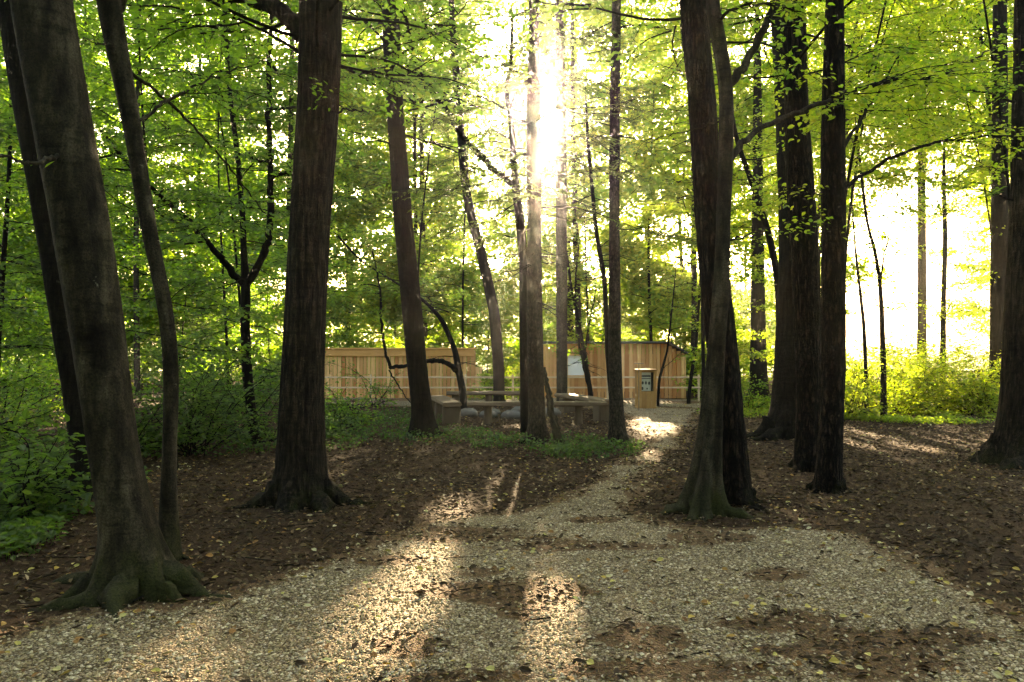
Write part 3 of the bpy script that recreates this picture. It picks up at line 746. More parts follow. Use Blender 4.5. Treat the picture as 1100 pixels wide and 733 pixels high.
# the twin at right
make_tree('plated_pine', 'reddish plated pine trunk entwined with the smooth fluted stem beside the path',
          [(541, 766, 808), (510, 770, 806), (480, 771, 801), (440, 768, 798), (340, 756, 788), (250, 748, 777), (175, 744, 772), (100, 739, 768), (0, 730, 758)], 8.95, 18, B_PLATE,
          both(high(7, 17.5, 4.0, 26, leaf=.14), under(5.2, 7, 3.4, 10, .09, 6, 20, .65, True, .7)), tm=dict(sides=90, dz=.035, amp=.030, freq=(20, 3.0), flare=.3, fh=.4, roots=6, rootlen=.3, wob=.04))
make_tree('fluted_hornbeam', 'smooth fluted stem with clawed base leaning against the plated pine by the path',
          [(546, 735, 776), (520, 740, 774), (480, 750, 774), (380, 761, 778), (300, 767, 784), (250, 770, 784), (170, 772, 788), (90, 774, 788), (50, 765, 781), (0, 758, 772)], 8.45, 14, B_SMOOTH,
          high(6.2, 13.5, 3.6, 20, leaf=.12, tint=.65), tm=dict(sides=72, dz=.035, amp=.008, freq=(9, .9), flare=.75, fh=.45, roots=8, rootlen=.45, wob=.06, flute=.42), leafm=LEAFB,
          limbs=[L((783, 92, 8.45), (795, 78, 8.45), (815, 42, 8.5), (836, 0, 8.6), (850, -60, 8.8), r=(.045, .03), leaf=False),
                 L((785, 172, 8.5), (795, 155, 8.6), (812, 138, 8.7), (866, 118, 9.0), (908, 99, 9.2), (960, 86, 9.5), (1010, 84, 9.8), (1070, 50, 10.2), r=(.035, .008), twig=.75, size=.085, subs=9, tint=.8, tw=6),
                 L((770, 30, 8.5), (775, 15, 8.3), (800, 4, 8.2), (830, 5, 8.2), (880, 18, 8.4), r=(.018, .005), twig=.5, size=.08, subs=4, tint=.75),
                 L((782, 260, 8.5), (800, 252, 8.7), (835, 243, 9.0), (880, 232, 9.4), r=(.010, .003), twig=.4, size=.07, subs=2, tint=.65, tw=5),
                 L((776, 130, 8.5), (740, 140, 8.6), (700, 150, 9.0), r=(.01, .003), twig=.5, size=.07, subs=3, tint=.7, tw=5)])
make_tree('twin_pine', 'heavy dark trunk with wide base, rearmost of the pair beside the tall furrowed pine',
          [(468, 822, 882), (440, 829, 878), (380, 833, 873), (300, 837, 871), (250, 838, 870), (100, 833, 862), (0, 828, 858)], 15.9, 20, B_DARK,
          high(9, 19, 4.5, 26, leaf=.14), tm=dict(flare=.5, fh=.8, roots=6, rootlen=.5, amp=.02))
make_tree('tall_pine', 'tall furrowed pine trunk in the middle of the tight row right of the path',
          [(503, 852, 882), (480, 856, 881), (400, 856, 882), (300, 852, 880), (250, 848, 877), (175, 845, 872), (100, 843, 867), (0, 840, 864)], 11.5, 20, B_PLATE,
          both(high(8, 19, 4.5, 26, leaf=.14, tint=.6), under(5.6, 8, 3.6, 14, .09, 6, 20, .7, True, .7)), tm=dict(sides=80, dz=.045, amp=.030, freq=(20, 2.2), flare=.3, fh=.4, roots=5, rootlen=.3))
make_tree('slim_pine', 'slim straight furrowed pine trunk, foremost of the tight row at the right of the path',
          [(527, 872, 904), (500, 876, 904), (480, 881, 904), (400, 884, 908), (300, 883, 907), (250, 884, 908), (170, 882, 907), (100, 884, 907), (0, 888, 905)], 9.75, 19, B_PLATE,
          high(7.5, 18, 4.0, 26, leaf=.14, tint=.6), tm=dict(sides=80, dz=.04, amp=.020, freq=(20, 2.2), flare=.25, fh=.3, roots=5, rootlen=.2), leafm=LEAFB,
          limbs=[L((905, 205, 9.8), (925, 188, 9.9), (960, 168, 10.2), (1000, 154, 10.5), (1060, 146, 11), (1120, 148, 11.5), r=(.026, .008), twig=.6, size=.08, subs=5, tint=.75, tw=5, t0=.45),
                 L((890, 85, 9.7), (878, 78, 9.2), (862, 80, 8.8), r=(.008, .003), twig=.3, size=.075, subs=2, tint=.95, tw=6), L((886, 210, 9.7), (872, 205, 9.1), (850, 212, 8.6), r=(.008, .003), twig=.28, size=.07, subs=1, tint=.9, tw=6),
                 L((905, 160, 9.8), (930, 120, 10.6), (950, 90, 11.5), (975, 40, 12.5), r=(.022, .008), twig=.7, size=.085, subs=6, tint=.8, tw=6)])
make_tree('edge_pine', 'broad dark pine trunk cut off by the right edge of the photo',
          [(497, 1066, 1134), (470, 1075, 1126), (400, 1079, 1124), (250, 1087, 1128), (125, 1090, 1128), (0, 1093, 1128)], 12.1, 20, B_FURROW,
          high(8, 19, 4.5, 28, leaf=.14, tint=.6), tm=dict(sides=70, amp=.030, freq=(20, 1.5), flare=.5, fh=.6, roots=6, rootlen=.5),
          limbs=[L((1090, 110, 12), (1065, 100, 11.6), (1020, 95, 11.2), r=(.02, .006), subs=4, tint=.6, twig=.6), L((1088, 215, 12), (1060, 205, 11.8), (1030, 200, 11.5), r=(.015, .004), kind='needle', twig=.4),
                 L((1088, 190, 12), (1062, 178, 12), (1040, 182, 12), r=(.012, .004), kind='needle', twig=.4)])
make_tree('inner_pine', 'dark straight trunk just left of the pine at the photo edge, behind the bright shrubs',
          [(438, 1062, 1084), (400, 1064, 1083), (300, 1065, 1082), (200, 1066, 1082), (60, 1067, 1081)], 22.5, 20, B_DARK, high(6, 19, 3.4, 26, leaf=.13, tint=.6), tm=dict(flare=.4, sides=24, dz=.12, rootlen=.2))

# --- thinner understorey stems -----------------------------------------------------------------
thin = dict(sides=16, dz=.08, amp=.003, flare=.3, fh=.25, roots=3, rootlen=.12, wob=.06)
make_tree('forked_sapling', 'forked three stemmed sapling in front of the dark shrubs at left',
          [(476, 268, 279), (440, 264.5, 275), (400, 260, 271), (350, 258, 268), (306, 259, 269), (270, 258.5, 265), (238, 258, 264), (170, 253, 258.5), (92, 243, 248), (30, 240, 245)], 14.5, 9.5, B_DARK,
          both(under(4.2, 9.2, 2.3, 18, tint=.42, leaf=.09), dead_twigs(.8, 4.5, 16, 1.1)), tm=thin, leafm=LEAFD,
          limbs=[L((264, 306, 14.5), (279, 285, 14.5), (289, 262, 14.4), (291, 222, 14.3), (289, 150, 14.2), (288, 80, 14.2), (292, 10, 14.2), r=(.07, .035), subs=6, tint=.45, twig=.8, t0=.4, size=.09),
                 L((262, 306, 14.5), (248, 290, 14.4), (230, 268, 14.2), (206, 240, 14), (184, 222, 13.7), (145, 185, 13.2), (108, 140, 12.8), r=(.065, .02), subs=7, tint=.42, twig=.8, size=.09)])
make_tree('leaning_beech', 'mid grey trunk slanting left behind the middle of the benches',
          [(432, 530, 542), (400, 530, 542), (335, 525, 537), (270, 511, 522), (240, 503, 513), (205, 496, 505), (164, 492, 501), (100, 488, 496), (40, 483, 490)], 24.5, 16, B_DARK,
          under(6, 15, 3.2, 24, .12, 4, 14, .5, False, .8), tm=dict(flare=.3, sides=24, dz=.12, rootlen=.15))
make_tree('crooked_tree', 'crooked dark stem with one long limb sweeping up left beside the spruce trunk',
          [(440, 559, 570), (365, 558, 568), (285, 558, 567), (250, 555, 565), (205, 550, 559), (170, 548, 555), (137, 547, 553), (100, 541, 546), (60, 548, 552)], 16.5, 9, B_DARK,
          dead_twigs(3.5, 8, 30, 1.5), tm=thin,
          limbs=[L((553, 200, 16.5), (530, 182, 16.3), (497, 148, 16), (480, 119, 15.8), (462, 95, 15.6), (449, 78, 15.5), (440, 45, 15.3), (430, -10, 15), r=(.07, .03), subs=5, tint=.45, t0=.5),
                 L((548, 120, 16.5), (520, 105, 16.2), (500, 100, 16), (470, 100, 15.6), r=(.025, .006), leaf=False), L((548, 118, 16.5), (555, 95, 16.6), (575, 80, 17), (610, 55, 17.5), r=(.025, .006), kind='needle'),
                 L((480, 119, 15.8), (500, 112, 16.2), (528, 118, 16.5), r=(.02, .008), leaf=False), L((550, 150, 16.5), (520, 135, 16), (490, 130, 15.5), r=(.02, .005), kind='needle', bare=.5)])
make_tree('broken_tree', 'arching dark stem with a broken horizontal limb over the left bench',
          [(430, 494, 502), (419, 493, 501), (395, 488, 496), (376, 486, 492), (342, 471, 477), (322, 452, 457), (298, 414, 418), (280, 385, 388)], 22.0, 6.5, B_DARK,
          both(under(3.5, 6.4, 2.0, 10, .09, 4, 14, .5, False, .6), dead_twigs(1.0, 6.3, 24, 1.3)), tm=thin,
          limbs=[L((492, 400, 22), (484, 392, 21.8), (470, 387, 21.6), (450, 390, 21.5), (432, 394, 21.4), (418, 395, 21.3), r=(.075, .045), leaf=False), L((419, 393, 21.3), (413, 376, 21.2), (409, 340, 21.2), (408, 308, 21), (400, 270, 21), r=(.045, .02), subs=3, size=.09),
                 L((418, 398, 21.3), (428, 415, 21), (442, 435, 20.8), r=(.02, .012), leaf=False)])
make_tree('multi_stemmed_sapling', 'spindly multi stemmed sapling between the cabin window and the narrow pale trunk',
          [(424, 632, 637.5), (383, 626, 630), (353, 621, 625), (308, 612, 615), (260, 606, 608)], 25, 6.8, B_DARK, both(under(3.2, 6.5, 1.6, 10, .1, 4, 14, .5, False, .6), dead_twigs(.8, 6.3, 16, 1.0)), tm=dict(thin, rootlen=0),
          limbs=[L((634, 424, 25), (624, 380, 25), (618, 340, 25), (618, 300, 25), (622, 260, 25), r=(.05, .02), subs=2, size=.1), L((635, 424, 25.1), (628, 370, 25.2), (637, 330, 25.3), (640, 310, 25.3), r=(.04, .015), subs=2, size=.1)])
make_tree('bowed_stem', 'thin bowed dead stem touching the narrow pale trunk from behind',
          [(440, 655, 661), (380, 650, 656), (300, 647, 652), (249, 638, 642.5), (200, 634, 638), (154, 630, 633.5)], 17.5, 7.5, B_DARK, dead_twigs(3, 7.3, 18, 1.2), tm=thin)
make_tree('leaning_sapling', 'dark leaning sapling just left of the heavy dark trunk beyond the twined pair',
          [(462, 834, 842), (380, 835, 843), (300, 832, 840), (250, 822, 829), (200, 806, 812), (152, 789, 794)], 16.8, 8.5, B_DARK, under(5, 8.3, 2, 10, .09, 4, 16, .65), tm=thin, leafm=LEAFB)
make_tree('slim_sapling', 'slim bent sapling with forked top in the bright shrubs right of the slim furrowed pine',
          [(451, 946, 952.5), (400, 946, 952), (340, 945, 950), (300, 943, 947), (270, 938, 942), (240, 930, 933), (200, 925, 928)], 19.7, 7.5, B_DARK, under(3.2, 7.3, 1.8, 14, .09, 5, 18, .75), tm=thin, leafm=LEAFB,
          limbs=[L((946, 302, 19.7), (950, 270, 19.7), (958, 240, 19.8), (965, 200, 19.8), r=(.025, .008), subs=3, tint=.8)])
make_tree('thin_sapling', 'thin wavy sapling between the slim furrowed pine and the forked bent sapling',
          [(448, 928.5, 933.5), (400, 928, 932), (350, 926, 930), (300, 921, 924), (260, 917, 919)], 20.5, 6, B_DARK, under(2.8, 5.8, 1.4, 9, .09, 5, 18, .75), tm=thin, leafm=LEAFB)
make_tree('pale_sapling', 'hazy pale stemmed sapling with low arms among the shrubs against the white sky',
          [(440, 1009, 1015), (380, 1010, 1016), (320, 1011, 1016), (260, 1013, 1018), (200, 1012, 1016)], 23, 8, B_SPRUCE, under(2.6, 7.8, 2.0, 13, .09, 5, 16, .75), tm=thin, leafm=LEAFB,
          limbs=[L((1013, 345, 23), (1003, 330, 22.7), (990, 318, 22.5), r=(.02, .006), subs=2, tint=.8), L((1014, 340, 23), (1024, 322, 23), r=(.02, .006), subs=2, tint=.8)])
make_tree('washed_out_pine', 'far washed out pale trunk standing alone against the white sky',
          [(418, 985, 995), (300, 986, 995), (200, 986, 994), (100, 987, 994)], 38, 18, B_SPRUCE, high(9.5, 17.5, 4.6, 40, leaf=.14, tint=.8), tm=dict(sides=16, dz=.2, rootlen=0), leafm=LEAFB)
make_tree('stump_tree', 'thick dark trunk seen in the gap between the twined pair and the heavy dark trunk',
          [(429, 805, 826), (380, 806, 823), (300, 807, 821), (240, 808, 820)], 27.5, 15, B_DARK, high(5, 14.5, 3.2, 20, leaf=.13, tint=.65), tm=dict(sides=24, dz=.15, rootlen=.2), leafm=LEAFB)
make_tree('cabinet_sapling', 'wispy crooked sapling growing beside the wooden cabinet in front of the cabin wall',
          [(436, 705, 708), (408, 706.5, 709.5), (396, 710, 713), (376, 716, 718), (350, 719, 721)], 23.5, 4.2, B_DARK, under(2.2, 4.1, 1.0, 7, .08, 4, 12, .6), tm=dict(thin, rootlen=0),
          limbs=[L((712, 396, 23.5), (724, 386, 23.5), (736, 374, 23.6), r=(.012, .004), tw=4, lf=8, subs=1)])
make_tree('roadside_sapling', 'thin slanting sapling at the right end of the cabin',
          [(430, 737.5, 741.5), (400, 741, 745), (375, 746, 749), (330, 749, 752)], 25.5, 6, B_DARK, under(2.4, 5.8, 1.5, 10, .09, 5, 16, .65), tm=dict(thin, rootlen=0), leafm=LEAFB)
make_tree('shadowed_sapling', 'thin dark upright stem close behind the fluted stem base',
          [(442, 753, 757.5), (400, 753.5, 757.5), (350, 753, 757), (280, 752, 756), (200, 757, 760)], 21.5, 8, B_DARK, under(3.5, 7.8, 1.8, 12, .09, 5, 16, .65), tm=dict(thin, rootlen=0), leafm=LEAFB)

def understorey(name, label, u, Y, top, rr, z0, R, n, tint, leafm, leaf=.09, lean=0.0, group=None, **k):
    base = np.array([(u - 550) / F * Y, Y, 0.]); base[2] = gh(base[0], base[1])
    t = np.linspace(0, 1, 7)
    pts = base + np.stack([lean * t ** 2 + .12 * np.sin(t * 5 + u), .15 * np.sin(t * 4 + u * 2), -.15 + t * (top + .15)], 1)
    r = rr * (1 - .85 * t)
    root = thing(name, base, label, 'tree', group)
    b = Buf(); trunk_mesh(b, pts, r, sides=12, dz=.15, amp=.002, flare=.3, fh=.25, roots=3, rootlen=.1, seed=int(u)); b.build('trunk', B_DARK, root, base)
    cb = Buf(); crown_limbs(cb, pts, r, z0, top * .98, R, n, leaf, k.get('dens', 10), k.get('lfm', 26), (-.1, .45), tint, leaf < .1, k.get('twig', .6), shape=.5)
    if cb.n: cb.build('crown', [B_TWIG, leafm], root, base)
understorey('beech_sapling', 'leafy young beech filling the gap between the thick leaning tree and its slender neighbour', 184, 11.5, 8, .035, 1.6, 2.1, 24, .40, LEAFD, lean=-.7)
understorey('beech_sapling', 'leafy young beech with bright foliage left of the ivied trunk', 5, 13.5, 9, .06, .8, 2.4, 30, .58, LEAF)
understorey('beech_sapling', 'leafy young beech behind the thick leaning tree with light showing through it', 70, 17.5, 10, .07, .9, 2.6, 30, .62, LEAF)
understorey('beech_sapling', 'leafy young beech behind the forked sapling with its foliage down to the shrub', 267, 18, 10, .04, 2.0, 2.6, 30, .50, LEAF, lean=-1.4)
understorey('beech_sapling', 'leafy young beech filling the gap between the stout furrowed trunk and the slanting trunk', 328, 18.5, 11, .05, 2.7, 2.4, 28, .55, LEAF, lean=1.3)
understorey('beech_sapling', 'leafy young beech rising behind the left bench', 449, 25, 12, .05, 3.2, 2.6, 26, .55, LEAF, .1, lean=.8)
understorey('beech_sapling', 'leafy young beech between the slanting trunk and the mid grey slanted trunk', 500, 30, 14, .05, 2.6, 3.0, 36, .62, LEAF, .11)
understorey('beech_sapling', 'bright leafy young beech behind the gap between timber wall and cabin', 570, 33, 15, .05, 2.2, 3.2, 38, .68, LEAFB, .12)
understorey('beech_sapling', 'bright leafy young beech filling the gap between the twined pair and the heavy dark trunk', 778, 24, 13, .035, 1.2, 2.6, 40, .74, LEAFB, .1)
understorey('beech_sapling', 'tall bright leafy beech far behind the gap beside the twined pair', 768, 36, 18, .05, 1.5, 3.6, 54, .74, LEAFB, .14)
understorey('beech_sapling', 'bright leafy young beech behind the cabin window', 630, 34, 15, .05, 2.6, 3.2, 38, .70, LEAFB, .12)
understorey('beech_sapling', 'leafy young beech behind the left end of the timber wall', 350, 31, 13, .05, 2.0, 3.0, 36, .55, LEAF, .11)
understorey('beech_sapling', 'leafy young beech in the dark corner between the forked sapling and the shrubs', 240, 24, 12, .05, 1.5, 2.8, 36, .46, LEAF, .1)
understorey('beech_sapling', 'bright leafy young beech rising behind the cabin roof right of the narrow pale trunk', 700, 33, 13, .08, 2.4, 3.2, 30, .70, LEAFB, .12)
understorey('beech_sapling', 'bright leafy young beech in the gap left of the twined pair', 768, 17.5, 10, .03, 3.6, 1.9, 22, .72, LEAFB, lean=-.9)
understorey('beech_sapling', 'bright leafy young beech high between the slim furrowed pine and the white sky', 896, 13.5, 11, .04, 4.4, 2.4, 30, .78, LEAFB, lean=1.5)
understorey('beech_sapling', 'bright leafy young beech overhanging the right corner of the shrubs', 1094, 15, 12, .045, 4.6, 2.8, 32, .72, LEAFB, lean=-1.3)
understorey('beech_sapling', 'bright leafy young beech between the heavy dark trunk and the slim sapling', 868, 27, 11, .04, 1.2, 2.2, 22, .78, LEAFB, .1)
understorey('beech_sapling', 'bright young beech with high foliage before the white sky right of the slim pine', 894, 19, 14, .045, 5.2, 3.0, 38, .80, LEAFB, lean=3.0)
understorey('beech_sapling', 'bright leafy young beech crown above the slim bent sapling', 866, 23, 15, .05, 5.5, 3.0, 32, .75, LEAFB, .1, lean=3.0)
understorey('beech_sapling', 'bright leafy young beech arching over the pale sapling and hazy trunk', 1074, 28, 16, .05, 6.5, 3.6, 40, .80, LEAFB, .12, lean=-2.5)
understorey('beech_sapling', 'leafy young beech left of the shrub bank at the left photo edge', -60, 10.5, 8, .06, .7, 2.4, 26, .45, LEAFD)

# ------------------------------------------------------------------ shrubs
def shrub(label, u, Y, h, R, n, tint, leafm, leaf=.08, name='shrub', lfm=24, group=None, cat='shrub', up=(.35, 1.35)):
    base = np.array([(u - 550) / F * Y, Y, 0.]); base[2] = gh(base[0], base[1])
    root = thing(name, base, label, cat, group); sb = Buf(); cb = Buf()
    for i in range(n):
        az = i * 2.4 + U(-.4, .4); el = U(*up)
        Lb = (h / max(.45, math.sin(el))) if el > .8 else R * 1.15; Lb *= U(.6, 1.05)
        p0 = base + np.array([N(.12), N(.12), -.03])
        c = limb_curve(p0, az, el, Lb, U(.1, .35), .05)
        tube(sb, c, np.linspace(.012, .003, len(c)), 5, 0)
        foliage(cb, c, .42, leaf, 8, lfm, .18, tint + N(.05), leaf > .07, .4, .2, .003)
        for q in range(3):
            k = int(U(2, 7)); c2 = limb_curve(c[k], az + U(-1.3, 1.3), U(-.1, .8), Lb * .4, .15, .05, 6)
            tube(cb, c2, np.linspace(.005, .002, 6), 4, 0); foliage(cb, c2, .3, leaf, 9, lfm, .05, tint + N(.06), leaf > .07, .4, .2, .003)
    sb.build('stem', B_TWIG, root, base); cb.build('foliage', [B_TWIG, leafm], root, base)
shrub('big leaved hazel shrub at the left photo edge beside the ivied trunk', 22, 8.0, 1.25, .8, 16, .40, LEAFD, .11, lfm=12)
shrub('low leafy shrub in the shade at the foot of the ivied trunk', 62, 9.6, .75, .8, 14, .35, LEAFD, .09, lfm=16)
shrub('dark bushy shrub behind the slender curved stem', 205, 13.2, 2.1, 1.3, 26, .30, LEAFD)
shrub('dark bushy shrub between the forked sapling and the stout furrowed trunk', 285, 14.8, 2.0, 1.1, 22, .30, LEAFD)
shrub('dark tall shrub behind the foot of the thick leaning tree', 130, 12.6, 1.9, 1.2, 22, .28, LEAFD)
shrub('mid green shrub filling the far left photo edge', -5, 14.5, 2.3, 1.5, 24, .50, LEAF)
shrub('sunlit shrub glimpsed behind the ivied trunk', 48, 20, 2.4, 1.8, 24, .66, LEAF, .1)
shrub('round green bush beside the stout furrowed trunk in front of the timber wall', 372, 18.3, 1.15, .75, 20, .50, LEAF)
shrub('wispy shrub with thin arching stems and sparse small leaves in front of the timber wall', 405, 24.0, 1.7, 1.2, 12, .5, LEAF, .08, lfm=9)
shrub('low dark bush at the right foot of the stout furrowed trunk', 356, 16.0, .55, .6, 12, .25, LEAFD)
shrub('green bush in the gap between the timber wall and the cabin', 552, 30.5, 2.6, 1.6, 24, .75, LEAFB, .11)
shrub('small pale bush behind the long bench left of the spruce', 528, 27, 1.5, .9, 16, .75, LEAFB, .1)
shrub('bright shrub with yellow green leaves beside the slim furrowed pine', 912, 20.5, 2.38, 1.44, 40, .85, LEAFB)
shrub('bright shrub with yellow green leaves around the forked bent sapling', 962, 21.5, 2.85, 1.68, 40, .80, LEAFB)
shrub('bright shrub with yellow green leaves below the pale sapling', 1010, 21.5, 2.46, 1.56, 40, .85, LEAFB)
shrub('bright shrub with yellow green leaves at the foot of the dark straight trunk at right', 1052, 20.5, 1.98, 1.44, 40, .85, LEAFB)
shrub('tall airy bright shrub behind the bright shrubs, under the hazy pale trunk', 990, 26, 3.0, 1.7, 22, .85, LEAFB, .10, lfm=16)
shrub('tall airy bright shrub close to the dark straight trunk at right', 1046, 26.5, 3.3, 1.6, 22, .85, LEAFB, .10, lfm=16)
shrub('tall airy bright shrub behind the slim furrowed pine', 918, 27, 3.0, 1.6, 22, .85, LEAFB, .10, lfm=16)
shrub('small green shrub in the shade between the twined pair and the heavy dark trunk', 800, 22, 1.4, 1.0, 18, .55, LEAF)
shrub('small green shrub by the right end of the cabin', 772, 27, 1.5, 1.0, 18, .65, LEAFB, .09)
shrub('tall hazy green bush behind the right end of the cabin', 770, 32, 3.0, 2.0, 24, .72, LEAFB, .12)
shrub('green bush rising behind the left part of the timber wall', 385, 31.5, 2.7, 2.0, 24, .62, LEAF, .12)
shrub('green bush rising behind the right part of the timber wall', 480, 31.5, 2.7, 2.0, 24, .66, LEAF, .12)
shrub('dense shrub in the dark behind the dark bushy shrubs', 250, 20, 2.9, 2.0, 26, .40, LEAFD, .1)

# ground cover: one carpet of low leaves
def cover(name, label, regions, n, leaf, tint, leafm):
    bb = Buf()
    for (cu, cv, su, sv, w) in regions:
        m = int(n * w); a = U(0, 6.28, m); rr = np.sqrt(U(0, 1, m))
        c = G(cu, cv); y0 = G(cu, cv + sv)[1]; y1 = G(cu, max(cv - sv, 384))[1]
        cy = (y0 + y1) / 2; hy = (y1 - y0) / 2; hx = su / F * cy; cx = (cu - 550) / F * cy
        x = cx + np.cos(a) * rr * hx; y = cy + np.sin(a) * rr * hy
        k = (U(0, 1, m) < np.clip((fbm(x * 1.3, y * 1.3, 0, 41) - .32) * 4, 0, 1)) & (path_inside(x, y) < .05)
        x, y = x[k], y[k]; m = len(x)
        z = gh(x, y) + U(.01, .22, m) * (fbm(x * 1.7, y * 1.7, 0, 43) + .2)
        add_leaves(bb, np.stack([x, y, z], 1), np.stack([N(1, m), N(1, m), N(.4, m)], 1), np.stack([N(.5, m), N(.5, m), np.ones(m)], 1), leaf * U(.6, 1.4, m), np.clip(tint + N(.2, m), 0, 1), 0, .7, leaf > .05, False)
        j = np.arange(0, m, 6); sticks(bb, np.stack([x[j], y[j], z[j] * 0 - .02], 1), np.stack([x[j] + N(.03, len(j)), y[j] + N(.03, len(j)), z[j]], 1), np.full(len(j), .003), np.full(len(j), .002), 0)
    tag(bb.build(name, leafm), label, 'ground cover', kind='stuff')
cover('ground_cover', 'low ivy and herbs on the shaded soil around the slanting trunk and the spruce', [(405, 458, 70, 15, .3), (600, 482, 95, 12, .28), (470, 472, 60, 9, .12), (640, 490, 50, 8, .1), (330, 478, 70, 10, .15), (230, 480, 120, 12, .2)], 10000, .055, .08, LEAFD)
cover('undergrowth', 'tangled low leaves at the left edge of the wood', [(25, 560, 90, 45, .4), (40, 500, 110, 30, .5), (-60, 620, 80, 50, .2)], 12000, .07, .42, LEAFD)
cover('grass', 'bright low greenery at the foot of the shrubs on the right', [(990, 448, 110, 9, .7), (780, 443, 45, 6, .2), (800, 437, 70, 5, .2)], 18000, .06, .75, LEAFB)

# ------------------------------------------------------------------ the wood behind
def wood_tree(x, Y, h, rr, z0, R, n, tint, leafm, label, group, leaf=.17, name='forest_tree', cat='tree', lean=0.0):
    base = np.array([x, Y, float(gh(x, Y))]); t = np.linspace(0, 1, 6)
    pts = base + np.stack([lean * t ** 2 + N(.3) * t + .15 * np.sin(t * 4 + x), N(.3) * t, -.2 + t * (h + .2)], 1); r = rr * (1 - .8 * t)
    root = thing(name, base, label, cat, group)
    b = Buf(); trunk_mesh(b, pts, r, sides=12, dz=.4, amp=.01, flare=.3, fh=.5, roots=0, rootlen=0, seed=int(abs(x) * 10)); b.build('trunk', B_SPRUCE if U(0, 1) < .4 else B_DARK, root, base)
    cb = Buf(); crown_limbs(cb, pts, r, z0, h * .98, R, n, leaf, 6.5, 12, (-.45, .9), tint, False, 1.3, shape=.5)
    if cb.n: cb.build('crown', [B_TWIG, leafm], root, base)
cnt = 0
placed = []
for row, (Y0, sp) in enumerate([(32, 5.6), (37.5, 6.0), (44, 6.4), (52, 7.0)]):
    x = -Y0 * .82 + U(0, sp)
    while x < Y0 * .86:
        xx = x + U(-1.2, 1.2); Y = Y0 + U(-1.6, 1.6)
        x += sp
        q = xx / Y
        if .375 < q < .61: continue
        left = q < -.25
        mid = not left and q < .27
        lab = 'slender trunk and leafy crown in the wood behind the timber buildings' if mid else ('shaded leafy tree in the wood at the left behind the dark shrubs' if left else 'bright leafy tree in the wood beyond the twined pair and the right hand pines')
        grp = 'trees in the wood behind the buildings' if mid else ('trees in the wood at the left' if left else 'trees in the wood at the right')
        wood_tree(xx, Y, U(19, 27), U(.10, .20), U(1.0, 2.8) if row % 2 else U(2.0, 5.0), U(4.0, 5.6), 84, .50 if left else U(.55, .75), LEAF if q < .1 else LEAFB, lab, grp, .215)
        cnt += 1
    # lower growth between the trunks
    x = -Y0 * .8 + U(0, 3)
    while x < Y0 * .84:
        xx = x + U(-1, 1); Y = Y0 + 2.2 + U(-1, 1); x += 3.6; q = xx / Y
        if .36 < q < .62: continue
        left = q < -.25; mid = not left and q < .27
        lab = 'leafy thicket between the trunks behind the timber buildings' if mid else ('shaded leafy thicket between the trunks of the wood at the left' if left else 'bright leafy thicket between the trunks beyond the twined pair')
        grp = 'thickets behind the buildings' if mid else ('thickets in the wood at the left' if left else 'thickets in the wood at the right')
        wood_tree(xx, Y, U(5, 8), .035, .3, U(2.2, 3.0), 34, .50 if left else U(.55, .75), LEAF if q < .1 else LEAFB, lab, grp, .20, 'thicket', 'thicket')
# tall crowns that hang over the bright gap at the right, their stems behind the nearer pines
for (u, Y, z0, h, R_, ln) in [(893, 33, 9.5, 24, 5.2, 3.0), (1073, 32, 9.0, 23, 5.0, -2.0), (1110, 38, 7, 25, 5.5, -2.5), (870, 40, 11, 26, 5.5, 5.0), (1075, 44, 12, 27, 6, -4.0), (893, 48, 13, 28, 6, 5.0)]:
    wood_tree((u - 550) / F * Y, Y, h, .14, z0, R_, 80, .74, LEAFB, 'tall bright crown leaning over the white gap from behind the right hand pines', 'tall trees leaning over the gap at the right', .17, lean=ln)
# unseen trees added beside and behind the viewer to shade the trunk fronts
for (x, Y, h) in [(-14, -2, 14), (14, -3, 14), (-6, -11, 15), (3, -12, 15), (12, -9, 15), (-13, -10, 15), (-12, 7, 13), (13, 8, 13), (-11, 3, 17), (-10, -5, 18), (-3, -8, 19), (5, -7, 18), (11, -3, 18), (10, 5, 17), (13, 13, 18), (-14, 12, 18), (0, -14, 19), (-7, -13, 19), (8, -14, 19), (17, 21, 17)]:
    wood_tree(x, Y, h, .24, 1.2, 5.0 if Y < 4 else 3.0, 46, .5, LEAF, 'tall unseen forest tree added around the viewer to darken the trunks', 'trees around the viewer', .26 if Y < 4 else .13)

# ------------------------------------------------------------------ cabin
def board_wall(b, x0, x1, y, z0, zt, w=.14, th=.02, tint=(.0, 1.0)):
    x = x0; i = 0
    while x < x1 - .02:
        ww = min(w * U(.85, 1.2), x1 - x); zz = zt(x + ww / 2)
        box(b, (x + ww / 2, y - (.012 if i % 2 else 0), (z0 + zz) / 2), (ww - .018, th, zz - z0), 0, float(U(*tint)), 0, .004)
        x += ww; i += 1
CY = 27.7; k31 = F / CY
X = lambda u: (u - 550) / k31
zt = lambda x: 1.93 if x < X(715) else 1.93 - (x - X(715)) * .55
root = thing('timber_cabin', (X(650), CY, 0), 'low cabin clad in orange vertical boards with a white window and flat dark roof', 'cabin')
O = (X(650), CY, 0)
b = Buf()
wl, wr, wz0, wz1 = X(608.5), X(628.5), H - (404.5 - VH) / k31, H - (381 - VH) / k31
board_wall(b, X(586), wl, CY, .03, zt); board_wall(b, wr, X(737), CY, .03, zt)
board_wall(b, wl, wr, CY, .03, lambda x: wz0)
board_wall(b, wl, wr, CY, wz1, lambda x: 1.93)
for xx, hh in ((X(586) + .03, 1.9), (X(737) - .03, 1.55)):
    box(b, (xx, CY + 2.02, hh / 2 + .02), (.06, 3.95, hh), 0, .4, 0, .004)
box(b, (X(661), CY + 4.0, .8), (X(737) - X(586) - .2, .05, 1.5), 0, .4)
b.build('wall', LARCH, root, O)
b = Buf()
